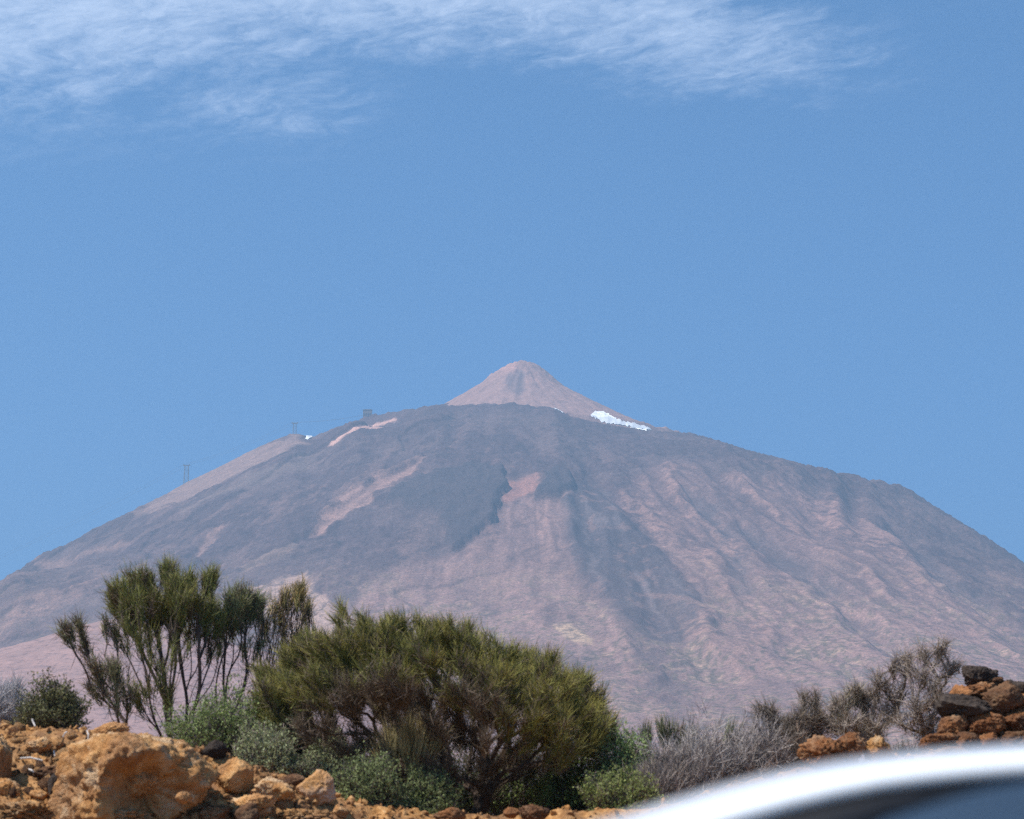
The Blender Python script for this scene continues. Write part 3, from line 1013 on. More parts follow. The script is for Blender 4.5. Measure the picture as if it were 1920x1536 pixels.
# right hand pile, built up from below
YP = 24.0
rock('black lava rock crowning the right hand pile', 1832, 1268, 33, 20, 'black', 301, depth=YP + 0.1, n=5, group=GR_, amp=0.09)
rock('small orange rock just below the crowning black rock', 1858, 1283, 26, 14, 'rust', 303, depth=YP + 0.15, n=4, group=GR_)
rock('small black stone right of the crowning rock at the sky line', 1893, 1283, 12, 8, 'black', 305, depth=YP + 0.1, n=4, group=GR_)
rock('rusty lump under the crowning rock, left of the big brown block', 1838, 1298, 34, 16, 'rust', 307, depth=YP, n=5, group=GR_, amp=0.1)
rock('orange topped rock on the left shoulder of the pile', 1803, 1306, 22, 18, 'rust', 309, depth=YP, n=4, group=GR_)
rock('long dark slab on the left side of the pile', 1811, 1327, 48, 21, 'black', 311, depth=YP - 0.15, n=5, rot=-4, group=GR_, amp=0.06)
rock('big brown angular block in the middle of the pile', 1880, 1312, 38, 30, 'brown', 313, depth=YP - 0.25, n=5, planes=8, sharp=22, group=GR_)
rock('dark rock at the right frame edge, top of the pile', 1915, 1296, 22, 16, 'black', 315, depth=YP, n=4, group=GR_)
rock('rusty rock at the right frame edge beside the big brown block', 1928, 1322, 20, 28, 'rust', 317, depth=YP - 0.1, n=4, group=GR_)
rock('rounded orange rock at the left of the middle row of the pile', 1789, 1364, 29, 24, 'rust', 319, depth=YP - 0.3, n=5, group=GR_, amp=0.08)
rock('small orange rock between the two larger ones of the middle row', 1824, 1358, 17, 18, 'rust', 321, depth=YP - 0.2, n=4, group=GR_)
rock('large orange rock in the centre of the middle row of the pile', 1853, 1358, 34, 24, 'rust', 323, depth=YP - 0.35, n=5, group=GR_, amp=0.08)
rock('orange rock at the right frame edge in the middle row', 1910, 1356, 34, 24, 'rust', 325, depth=YP - 0.3, n=5, group=GR_, amp=0.08)
rock('low rusty rock at the left foot of the pile behind the car', 1758, 1396, 34, 18, 'rust', 327, depth=YP - 0.4, n=5, group=GR_, amp=0.1)
rock('orange rock in the lowest row below the rounded one', 1812, 1392, 26, 17, 'rust', 329, depth=YP - 0.45, n=5, group=GR_)
rock('rusty rock in the lowest row below the large orange one', 1856, 1392, 24, 18, 'rust', 331, depth=YP - 0.45, n=5, group=GR_)
rock('flat rusty rock in the lowest row at the right frame edge', 1904, 1390, 32, 19, 'brown', 333, depth=YP - 0.45, n=5, group=GR_)
for k, (a, b_, c_, d_) in enumerate([(1770, 1424, 44, 20), (1850, 1424, 44, 20), (1920, 1420, 40, 22)]):
    rock('rusty rock carrying the right hand pile just above the car roof, %s one' % ('left', 'middle', 'right')[k], a, b_, c_, d_, 'rust', 341 + k, depth=YP - 0.45, n=4, group=GR_)
rock('long dark topped rusty rock left in the trio behind the car roof', 1542, 1412, 56, 34, 'rust', 351, depth=23.3, n=5, group=GM, amp=0.10, rot=8)
rock('upright orange rock in the middle of the trio behind the car roof', 1594, 1400, 32, 32, 'rust', 353, depth=23.35, n=5, group=GM, amp=0.10)
rock('orange rock on the right of the trio behind the car roof', 1646, 1404, 34, 26, 'orange', 355, depth=23.4, n=5, group=GM, amp=0.10)
rock('low rust rock at the bottom edge under the big bush trunk', 845, 1530, 32, 15, 'rust', 361, depth=22.6, n=4, group=GM)
rock('small rust stone at the bottom edge between trunk and pointed stone', 958, 1524, 16, 11, 'rust', 363, depth=22.8, n=4, group=GM)
rock('pointed rust red rock at the bottom edge right of the trunk', 1002, 1526, 30, 18, 'rust', 365, depth=22.6, n=5, group=GM, planes=9, sharp=20)


def scatter_stones():
    rng = np.random.default_rng(5)
    shapes = []
    for k in range(7):
        v, f = rock_shape(900 + k, 2, 9, 16, 0.08)
        shapes.append([np_mesh('stone', v, f, ROCK[m]) for m in ('orange', 'brown', 'rust')])
    n = 0
    while n < 150:
        px, py = rng.uniform(0, 640), rng.uniform(1352, 1534)
        if py < np.interp(px, CR_PX, CR_PY) + 4 or ((px - 262) / 150) ** 2 + ((py - 1468) / 104) ** 2 < 0.8:
            continue
        Y = ground_hit(px, py)
        if not Y:
            continue
        p = at(px, py, Y)
        s = rng.uniform(0.022, 0.075) * rng.uniform(0.6, 1.1)
        ck = rng.choice(3, p=[0.62, 0.2, 0.18])
        o = bpy.data.objects.new('stone', shapes[rng.integers(7)][ck])
        o.location = p
        o.scale = s * rng.uniform(0.7, 1.3, 3)
        o.rotation_euler = rng.uniform(0, 6.28, 3)
        link(o)
        where = 'left of' if px < 150 else ('close around' if px < 400 else 'right of')
        tag(o, 'small loose %s stone on the bank %s the largest boulder' % (('orange', 'dark brown', 'rust coloured')[ck], where), 'stone', 'small loose stones on the left bank')
        n += 1
    # finer rubble
    V, Fc = [], []
    bv, bf = ico(1)
    k = 0
    for i in range(5200):
        if i < 3600:
            x, y = rng.uniform(-6.2, -1.0), rng.uniform(20.4, 23.6)
        else:
            x, y = rng.uniform(-1.6, 6.5), rng.uniform(21.6, 24.2)
        s = 0.008 + 0.03 * rng.random() ** 2.5
        v = bv * (1 + 0.35 * rng.standard_normal((len(bv), 1))) * s * rng.uniform(0.6, 1.3, 3)
        V.append(v + np.array([x, y, float(ground_z(x, y)) + 0.3 * s]))
        Fc.append(bf + k); k += len(bv)
    o = np_obj('gravel', np.concatenate(V), np.concatenate(Fc), SOIL, smooth=False)
    tag(o, 'fine orange gravel and clods strewn over the bank', kind='stuff')
    # bleached sticks
    wood = plain('bleached_wood', (0.55, 0.5, 0.46), 0.9, 0.1)
    for (a, b_, c_, d_), lab in zip([(101, 1408, 104, 1432), (54, 1442, 66, 1452), (60, 1348, 66, 1362), (118, 1382, 126, 1372), (38, 1422, 80, 1426), (163, 1370, 165, 1386)],
                                    ['white upright twig below the small pale stone', 'bent white twig left of the flat brown slab', 'short pale stick at the foot of the dark shrub',
                                     'thin grey stick above the small pale stone', 'long grey stick lying left of the small pale stone', 'pale twig in front of the dark shrub, right end']):
        Y = (ground_hit(a, b_) or 22) - 0.12
        p0, p1 = at(a, b_, Y), at(c_, d_, Y - 0.03)
        mid = (p0 + p1) / 2 + rng.normal(0, 0.012, 3)
        m = MB(); m.tube([p0, mid, p1], [0.007, 0.009, 0.006], 6)
        tag(m.build('dry_twig', wood, loc=tuple(p0)), lab, 'twig', 'bleached twigs on the left bank')


scatter_stones()

# ------------------------------------------------------------------ plants
def tint_mat(name, rough=0.7, spec=0.25, sss=0.0):
    m, t, b = new_mat(name, rough, spec)
    a = nd(t, 'ShaderNodeAttribute', attribute_name='tint').outputs['Color']
    tc = nd(t, 'ShaderNodeTexCoord').outputs['Object']
    n = tnoise(t, tc, 30.0, 3)
    t.links.new(mixc(t, 1.0, a, ramp(t, n, [(0.3, (0.75, 0.75, 0.75)), (0.7, (1.25, 1.25, 1.25))]), 'MULTIPLY'), b.inputs['Base Color'])
    if sss:
        tr = nd(t, 'ShaderNodeBsdfTranslucent', {'Color': a})
        mx = nd(t, 'ShaderNodeMixShader', {0: sss, 1: b.outputs[0], 2: tr.outputs[0]})
        t.links.new(mx.outputs[0], t.nodes['Material Output'].inputs['Surface'])
    return m


M_TWIG = tint_mat('broom_twigs', 0.65, 0.25)
M_LEAF = tint_mat('small_leaves', 0.6, 0.3, 0.22)
M_BARK = tint_mat('shrub_bark', 0.9, 0.1)


def unit(v):
    return v / np.maximum(np.linalg.norm(v, axis=-1, keepdims=True), 1e-9)


def spikes(B, D, L, W, bend, C0, C1, rng):
    """thin three-sided twigs: base points, directions, lengths, radii, bend vectors, colours at base and tip"""
    n = len(B)
    D = unit(D)
    a = unit(np.cross(D, rng.normal(size=(n, 3))))
    b = np.cross(D, a)
    mid = B + D * (L * 0.55)[:, None] + bend * 0.3
    tip = B + D * L[:, None] + bend
    V = np.empty((n, 7, 3)); C = np.empty((n, 7, 3))
    for k in range(3):
        o = a * math.cos(2.094 * k) + b * math.sin(2.094 * k)
        V[:, k] = B + o * W[:, None]
        V[:, 3 + k] = mid + o * (0.85 * W)[:, None]
    V[:, 6] = tip
    C[:, :3] = C0[:, None]; C[:, 3:6] = ((C0 + C1) / 2)[:, None]; C[:, 6] = C1
    f = np.array([(0, 1, 4), (0, 4, 3), (1, 2, 5), (1, 5, 4), (2, 0, 3), (2, 3, 5), (3, 4, 6), (4, 5, 6), (5, 3, 6)])
    Fc = (f[None] + 7 * np.arange(n)[:, None, None]).reshape(-1, 3)
    return V.reshape(-1, 3), Fc, C.reshape(-1, 3)


def leaves(B, D, L, W, C, rng):
    n = len(B)
    D = unit(D)
    a = unit(np.cross(D, rng.normal(size=(n, 3)))) * W[:, None]
    nrm = np.cross(D, unit(a)) * (0.22 * L)[:, None]
    V = np.empty((n, 4, 3))
    V[:, 0] = B; V[:, 1] = B + D * (0.55 * L)[:, None] + a; V[:, 2] = B + D * L[:, None] - 0.6 * nrm; V[:, 3] = B + D * (0.55 * L)[:, None] - a
    V[:, (1, 3)] += nrm[:, None] * 0.5
    f = np.array([(0, 1, 2), (0, 2, 3)])
    Fc = (f[None] + 4 * np.arange(n)[:, None, None]).reshape(-1, 3)
    return V.reshape(-1, 3), Fc, np.repeat(C, 4, 0)


def join(parts):
    V, Fc, C, k = [], [], [], 0
    for v, f, c in parts:
        V.append(v); Fc.append(f + k); C.append(c); k += len(v)
    return np.concatenate(V), np.concatenate(Fc), np.concatenate(C)


class Tree:
    """branches that grow to every tip from the nearest earlier branch; thickness follows the number of tips carried"""
    def __init__(self, base, seed):
        self.p = [np.array(base, float)]; self.par = [-1]; self.pl = [0.0]; self.paths = []
        self.rng = np.random.default_rng(seed)

    def grow(self, tips, k=0.45, wob=0.06, up=0.55, step=0.11, zmin=0.05):
        rng = self.rng
        base = self.p[0]
        order = np.argsort(np.linalg.norm(tips - base, axis=1) * rng.uniform(0.75, 1.25, len(tips)))
        ends = {}
        for ti in order:
            T = tips[ti]
            P = np.array(self.p); pl = np.array(self.pl)
            d = np.linalg.norm(P - T, axis=1)
            cost = d + k * pl + 3.0 * np.maximum(0, P[:, 2] - T[2] + zmin) + 0.6 * (d < 0.12)
            i = int(np.argmin(cost))
            L = d[i]
            n = max(2, int(L / step))
            prev = self.p[self.par[i]] if self.par[i] >= 0 else self.p[i] - np.array([0, 0, 1.0])
            dirn = unit(self.p[i] - prev)
            ctrl = self.p[i] + (0.5 * dirn + 0.5 * unit(T - self.p[i])) * L * 0.5
            ctrl2 = T - L * 0.35 * unit(unit(T - self.p[i]) * (1 - up) + np.array([0, 0, up]))
            last = i
            path = [i]
            wv = rng.normal(size=3) * wob * L
            wv2 = rng.normal(size=3) * wob * L * 0.6
            for j in range(1, n + 1):
                s = j / n
                q = (1 - s) ** 3 * self.p[i] + 3 * s * (1 - s) ** 2 * ctrl + 3 * s * s * (1 - s) * ctrl2 + s ** 3 * T
                q = q + wv * math.sin(math.pi * s) + wv2 * math.sin(2 * math.pi * s)
                self.p.append(q); self.par.append(last); self.pl.append(self.pl[last] + float(np.linalg.norm(q - self.p[last])))
                last = len(self.p) - 1
                path.append(last)
            self.paths.append(path)
            ends[ti] = last
        return ends

    def mesh(self, r_tip, expo, col, colvar=0.2, sides=5, rmax=1.0):
        n = len(self.p)
        cnt = np.zeros(n)
        isp = np.zeros(n, bool)
        isp[[q for q in self.par if q >= 0]] = True
        cnt[~isp] = 1
        for i in range(n - 1, 0, -1):
            cnt[self.par[i]] += cnt[i]
        r = np.minimum(r_tip * np.maximum(cnt, 1) ** expo, rmax)
        P = np.array(self.p)
        V, Fc, C, k = [], [], [], 0
        rng = self.rng
        ang = 2 * np.pi * np.arange(sides) / sides
        for path in self.paths:
            pts = P[path]
            rr = r[path].copy(); rr[0] = min(rr[0], rr[1] * 1.25)
            d = np.gradient(pts, axis=0); d = unit(d)
            a = unit(np.cross(d, np.array([0.31, 0.77, 0.12]))); b = np.cross(d, a)
            ring = pts[:, None] + rr[:, None, None] * (a[:, None] * np.cos(ang)[None, :, None] + b[:, None] * np.sin(ang)[None, :, None])
            m = len(pts)
            idx = np.arange(m * sides).reshape(m, sides)
            nx = np.roll(idx, -1, 1)
            q1 = np.stack([idx[:-1], nx[:-1], nx[1:]], -1).reshape(-1, 3); q2 = np.stack([idx[:-1], nx[1:], idx[1:]], -1).reshape(-1, 3)
            V.append(ring.reshape(-1, 3)); Fc.append(np.concatenate([q1, q2]) + k); k += m * sides
            c = np.array(col) * (1 + rng.normal() * colvar)
            C.append(np.tile(c, (m * sides, 1)))
        return np.concatenate(V), np.concatenate(Fc), np.clip(np.concatenate(C), 0.01, 1)

    def dirs(self, idx):
        P = np.array(self.p)
        return unit(P[idx] - P[[self.par[self.par[i]] if self.par[i] > 0 and self.par[self.par[i]] >= 0 else max(self.par[i], 0) for i in idx]])


def tips_from(clumps, Y, rng):
    T, I = [], []
    for ci, (px, py, rx, ry, n, dY) in enumerate(clumps):
        s = (Y + dY) / F
        c = at(px, py, Y + dY)
        q = rng.normal(size=(n, 3)); q = unit(q) * rng.uniform(0.25, 1.0, (n, 1)) ** 0.5
        T.append(c + q * np.array([rx * s, max(rx, ry) * 0.9 * s, ry * s])); I += [ci] * n
    return np.concatenate(T), np.array(I)


def plant_root(name, base, label, cat, group):
    return tag(empty(name, tuple(base)), label, cat, group)


def part(name, data, mat, root, kind=None):
    V, Fc, C = data
    o = np_obj(name, V - np.array(root.location), Fc, mat, parent=root, cols=C, smooth=False)
    if kind:
        o['kind'] = kind
    return o


def broom(label, bpx, bpy, Y, clumps, seed, m=46, L=(0.16, 0.36), W=0.0036, spread=0.34, cols=None, bark=(0.075, 0.055, 0.045), r_tip=0.0042, expo=0.42, k=0.45, wob=0.05,
          up=0.6, out=0.45, group='brooms', deadfrac=0.12, droop=0.0, name='broom_bush', rmax=0.07, gradient=None, cat='bush', side_twigs=0, mult=1, lift=0):
    rng = np.random.default_rng(seed)
    bp = at(bpx, bpy, Y)
    bp[2] = float(ground_z(bp[0], bp[1])) - 0.03
    T, I = tips_from([(a, b_ - lift, c_ * (1.12 if mult > 1 else 1), d_ * (1.12 if mult > 1 else 1), e * mult, f_) for a, b_, c_, d_, e, f_ in clumps], Y, rng)
    T[:, 2] = np.maximum(T[:, 2], bp[2] + 0.12)
    tr = Tree(bp, seed)
    ends = tr.grow(T, k=k, wob=wob, up=up)
    E = np.array([ends[i] for i in range(len(T))])
    root = plant_root(name, bp, label, cat, group)
    part('branches', tr.mesh(r_tip, expo, bark, rmax=rmax), M_BARK, root)
    D0 = tr.dirs(E)
    outw = T - bp; outw[:, 2] = 0
    outw = outw / max(np.abs(outw).max(), 0.3)
    D0 = unit(D0 * 0.5 + np.array([0, 0, up]) + out * outw)
    cols = cols or ((0.048, 0.058, 0.014), (0.105, 0.105, 0.030))
    n = len(T) * m
    rep = np.repeat(np.arange(len(T)), m)
    back = rng.uniform(0.0, 0.22, n)
    Bp = T[rep] - D0[rep] * back[:, None] + rng.normal(size=(n, 3)) * 0.014
    D = unit(D0[rep] + rng.normal(size=(n, 3)) * spread)
    Ln = rng.uniform(L[0], L[1], n)
    g = rng.normal(size=len(T)) * 0.16
    warm = rng.uniform(0.0, 1.0, len(T))
    c0 = 1.8 * np.array(cols[0]) * (1 + g[:, None]); c1 = 2.2 * np.array(cols[1]) * (1 + g[:, None])
    c1 = c1 * (1 - 0.25 * warm[:, None] * np.array([-1.0, 0.0, 0.3]))
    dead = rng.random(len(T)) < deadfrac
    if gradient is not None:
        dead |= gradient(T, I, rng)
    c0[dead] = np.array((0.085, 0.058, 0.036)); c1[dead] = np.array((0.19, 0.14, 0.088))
    C0 = c0[rep] * rng.uniform(0.75, 1.25, (n, 1)); C1 = c1[rep] * rng.uniform(0.75, 1.3, (n, 1))
    bend = np.array([0, 0, 1.0]) * (Ln * rng.uniform(-0.02, 0.16, n))[:, None] - np.array([0, 0, droop]) * Ln[:, None] + rng.normal(size=(n, 3)) * 0.018
    w = W * rng.uniform(0.7, 1.2, n)
    parts = [spikes(Bp, D, Ln, w, bend, C0, C1, rng)]
    if side_twigs:
        P = np.array(tr.p); q = rng.integers(1, len(P), side_twigs)
        Dq = unit(rng.normal(size=(side_twigs, 3)) + np.array([0, 0, 0.5]))
        Lq = rng.uniform(0.06, 0.22, side_twigs)
        cb = np.tile(np.array(bark) * 1.7, (side_twigs, 1)) * rng.uniform(0.6, 1.4, (side_twigs, 1))
        parts.append(spikes(P[q], Dq, Lq, np.full(side_twigs, W * 0.9), rng.normal(size=(side_twigs, 3)) * 0.03, cb, cb * 1.1, rng))
    part('twigs', join(parts), M_TWIG, root, 'stuff')
    return root


GB = 'green broom bushes'
broom('tall green broom with many upright stems behind the largest boulder', 330, 1400, 26.5,
      [(226, 1118, 20, 18, 9, 0), (248, 1096, 9, 14, 4, .1), (272, 1104, 16, 22, 9, 0), (262, 1142, 40, 18, 16, -.1), (214, 1146, 12, 16, 5, .1), (318, 1084, 18, 16, 9, .1), (335, 1118, 24, 20, 11, -.1),
       (358, 1104, 8, 14, 4, .1), (392, 1096, 14, 16, 8, .1), (350, 1142, 32, 16, 13, -.2), (384, 1148, 18, 15, 8, 0), (302, 1146, 20, 20, 8, .1),
       (245, 1200, 26, 24, 4, -.3), (275, 1180, 50, 18, 6, .2), (350, 1182, 50, 18, 7, .1), (400, 1180, 24, 18, 4, .1), (235, 1165, 24, 14, 4, .1), (325, 1160, 30, 14, 5, 0), (325, 1235, 50, 40, 4, -.3), (395, 1215, 24, 24, 3, .2), (285, 1310, 40, 26, 6, -.3)],
      501, m=25, W=0.0031, k=0.92, expo=0.40, lift=14, r_tip=0.004, up=0.62, out=0.25, spread=0.32, L=(0.08, 0.22), mult=3, group=GB, side_twigs=2200, deadfrac=0.1)
broom('slender green broom right of the tall one, in front of the pale slope', 428, 1400, 26.9,
      [(450, 1130, 27, 16, 14, 0), (442, 1158, 30, 18, 14, -.1), (482, 1148, 15, 16, 8, .1), (410, 1168, 12, 16, 6, 0), (425, 1200, 20, 20, 2, .2), (470, 1215, 20, 24, 2, 0)],
      503, m=34, W=0.0031, k=0.92, expo=0.40, lift=14, r_tip=0.004, up=0.62, out=0.25, spread=0.32, L=(0.08, 0.22), mult=2, group=GB, side_twigs=900, cols=((0.05, 0.062, 0.026), (0.10, 0.112, 0.048)))
broom('sparse yellowish broom top between the slender broom and the big bush', 500, 1400, 27.2,
      [(550, 1126, 20, 12, 9, 0), (522, 1146, 15, 16, 6, .1), (562, 1118, 12, 12, 6, .1), (576, 1150, 6, 24, 5, 0), (500, 1180, 18, 24, 6, 0), (545, 1190, 20, 30, 6, .1)],
      505, m=20, W=0.003, k=1.0, expo=0.39, lift=12, up=0.62, out=0.25, spread=0.32, L=(0.08, 0.20), mult=2, group=GB, side_twigs=700, cols=((0.06, 0.062, 0.022), (0.16, 0.125, 0.05)))
broom('sparse broom with thin leaning stems on the far left above the dark shrub', 235, 1400, 26.2,
      [(124, 1190, 16, 14, 7, 0), (148, 1176, 10, 10, 4, .1), (196, 1178, 5, 12, 3, 0), (216, 1190, 6, 14, 3, .1), (150, 1215, 16, 14, 4, .2), (186, 1258, 30, 14, 9, -.2), (222, 1262, 18, 14, 7, 0), (180, 1300, 24, 18, 6, .1), (232, 1310, 24, 20, 7, -.2)],
      507, m=16, W=0.0034, k=0.85, expo=0.40, lift=10, up=0.55, out=0.3, spread=0.32, L=(0.08, 0.2), mult=2, group=GB, side_twigs=900, deadfrac=0.25, cols=((0.052, 0.06, 0.026), (0.125, 0.12, 0.06)))


def big_bush():
    rng = np.random.default_rng(42)
    tx = np.array([478, 500, 560, 600, 680, 800, 900, 1000, 1060, 1090, 1120, 1150, 1158])
    ty = np.array([1255, 1215, 1180, 1150, 1136, 1138, 1162, 1190, 1202, 1234, 1256, 1308, 1352])
    cl = []
    for i in range(340):
        px = rng.uniform(482, 1150)
        u = (px - 818) / 340.0
        dep = rng.uniform(-1, 1)
        rad = math.sqrt(max(0.02, 1 - u * u))
        dY = dep * 1.9 * rad
        top = np.interp(px, tx, ty)
        py = top + 24 + (100 + 30 * abs(u)) * (dep * dep) * (1.1 if dep < 0 else 0.4) + rng.uniform(0, 1) ** 1.5 * (80 if px < 950 else 105)
        if py > 1395:
            continue
        cl.append((px, py, 18, 11, 4, dY))
    # the right-hand lobe hangs lower, the left edge too
    for px, py in [(1110, 1300), (1125, 1335), (1140, 1365), (1090, 1330), (1060, 1310), (1020, 1300), (1000, 1330), (1100, 1370), (980, 1285), (500, 1285), (520, 1310), (495, 1260), (545, 1285), (1128, 1385), (1050, 1350)]:
        cl.append((px, py, 20, 12, 5, rng.uniform(-1.2, 0.2)))
    # dead inner twigs fill the underside
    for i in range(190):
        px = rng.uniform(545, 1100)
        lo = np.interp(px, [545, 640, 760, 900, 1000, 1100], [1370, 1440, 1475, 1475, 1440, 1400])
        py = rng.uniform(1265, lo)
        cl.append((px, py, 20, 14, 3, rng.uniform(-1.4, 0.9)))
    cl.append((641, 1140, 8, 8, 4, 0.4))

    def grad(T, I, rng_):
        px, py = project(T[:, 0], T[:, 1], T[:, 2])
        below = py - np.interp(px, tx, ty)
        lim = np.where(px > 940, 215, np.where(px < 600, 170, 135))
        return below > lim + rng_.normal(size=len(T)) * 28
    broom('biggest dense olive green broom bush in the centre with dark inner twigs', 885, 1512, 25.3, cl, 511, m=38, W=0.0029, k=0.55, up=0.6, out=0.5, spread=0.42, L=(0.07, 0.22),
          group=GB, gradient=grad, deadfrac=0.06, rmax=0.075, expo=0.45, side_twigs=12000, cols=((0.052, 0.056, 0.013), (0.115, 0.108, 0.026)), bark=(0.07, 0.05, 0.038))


big_bush()
broom('small upright olive broom tuft in front of the big bush', 765, 1500, 24.2,
      [(735, 1405, 22, 18, 8, 0), (775, 1385, 22, 18, 10, -.1), (805, 1400, 20, 22, 9, 0), (715, 1430, 14, 20, 5, .1), (770, 1425, 30, 20, 8, -.1)],
      513, m=40, W=0.003, k=0.9, up=0.8, out=0.35, spread=0.18, L=(0.18, 0.36), group=GB, cols=((0.075, 0.058, 0.025), (0.15, 0.135, 0.06)), deadfrac=0.3)
broom('low thin dark green broom behind the grey shrubs right of the big bush', 1250, 1450, 26.4,
      [(1215, 1378, 14, 10, 6, 0), (1245, 1372, 16, 10, 8, 0), (1275, 1378, 14, 10, 6, 0), (1300, 1385, 12, 10, 4, 0), (1370, 1378, 16, 10, 5, .2)],
      515, m=26, W=0.0034, k=0.9, up=0.9, out=0.3, spread=0.22, L=(0.12, 0.26), group=GB, cols=((0.04, 0.045, 0.024), (0.075, 0.08, 0.045)))

# ---- half dead brooms on the right
GD = 'half dead grey brooms'
DEADC = ((0.095, 0.072, 0.053), (0.18, 0.145, 0.11))
GREYB = (0.18, 0.145, 0.12)
broom('largest gnarled half dead broom with pale twisted limbs left of the rock pile', 1697, 1432, 25.0,
      [(1768, 1212, 12, 12, 6, 0), (1785, 1245, 16, 16, 6, .1), (1735, 1225, 14, 12, 5, .2), (1700, 1232, 12, 12, 6, 0), (1682, 1250, 10, 14, 5, -.1), (1650, 1275, 14, 12, 6, 0), (1640, 1300, 12, 12, 4, .2),
       (1720, 1270, 26, 20, 8, -.2), (1765, 1290, 26, 18, 8, .1), (1680, 1300, 26, 16, 8, 0), (1730, 1320, 30, 18, 9, -.3), (1660, 1335, 22, 16, 7, .1), (1785, 1330, 18, 22, 7, .2), (1700, 1350, 30, 16, 8, -.2), (1750, 1360, 24, 16, 7, -.1), (1640, 1360, 20, 14, 5, 0)],
      521, mult=2, m=9, L=(0.08, 0.24), W=0.0026, spread=0.6, cols=DEADC, bark=GREYB, r_tip=0.005, expo=0.46, k=0.28, wob=0.16, up=0.25, out=0.5, group=GD, deadfrac=1.0, droop=0.12, rmax=0.06, side_twigs=1900,
      gradient=None)
broom('brown twiggy broom with a green topknot left of the gnarled one', 1612, 1432, 25.1,
      [(1603, 1296, 12, 8, 7, 0), (1590, 1312, 12, 10, 5, 0), (1622, 1310, 10, 12, 5, .1), (1570, 1330, 18, 14, 7, 0), (1625, 1345, 14, 18, 6, .1), (1590, 1360, 26, 16, 8, -.2), (1555, 1355, 16, 16, 6, .1), (1620, 1385, 20, 14, 6, 0)],
      523, mult=2, m=13, L=(0.08, 0.22), W=0.0026, spread=0.45, cols=((0.075, 0.07, 0.04), (0.145, 0.13, 0.08)), bark=GREYB, r_tip=0.0046, k=0.3, wob=0.12, up=0.4, out=0.5, group=GD, deadfrac=0.6, side_twigs=1500, rmax=0.04)
broom('brown spreading broom with bare upright stems above the grey shrubs', 1505, 1435, 25.2,
      [(1425, 1338, 8, 14, 4, 0), (1445, 1335, 8, 12, 4, 0), (1508, 1312, 5, 12, 3, 0), (1530, 1320, 8, 16, 4, .1), (1460, 1362, 20, 12, 7, 0), (1495, 1352, 20, 14, 8, -.1), (1530, 1350, 18, 14, 7, 0), (1480, 1385, 30, 14, 8, -.2), (1535, 1380, 22, 14, 7, .1)],
      525, mult=2, m=12, L=(0.08, 0.24), W=0.0026, spread=0.5, cols=DEADC, bark=(0.12, 0.098, 0.08), r_tip=0.0045, k=0.3, wob=0.12, up=0.4, out=0.5, group=GD, deadfrac=0.85, side_twigs=1900, rmax=0.035)


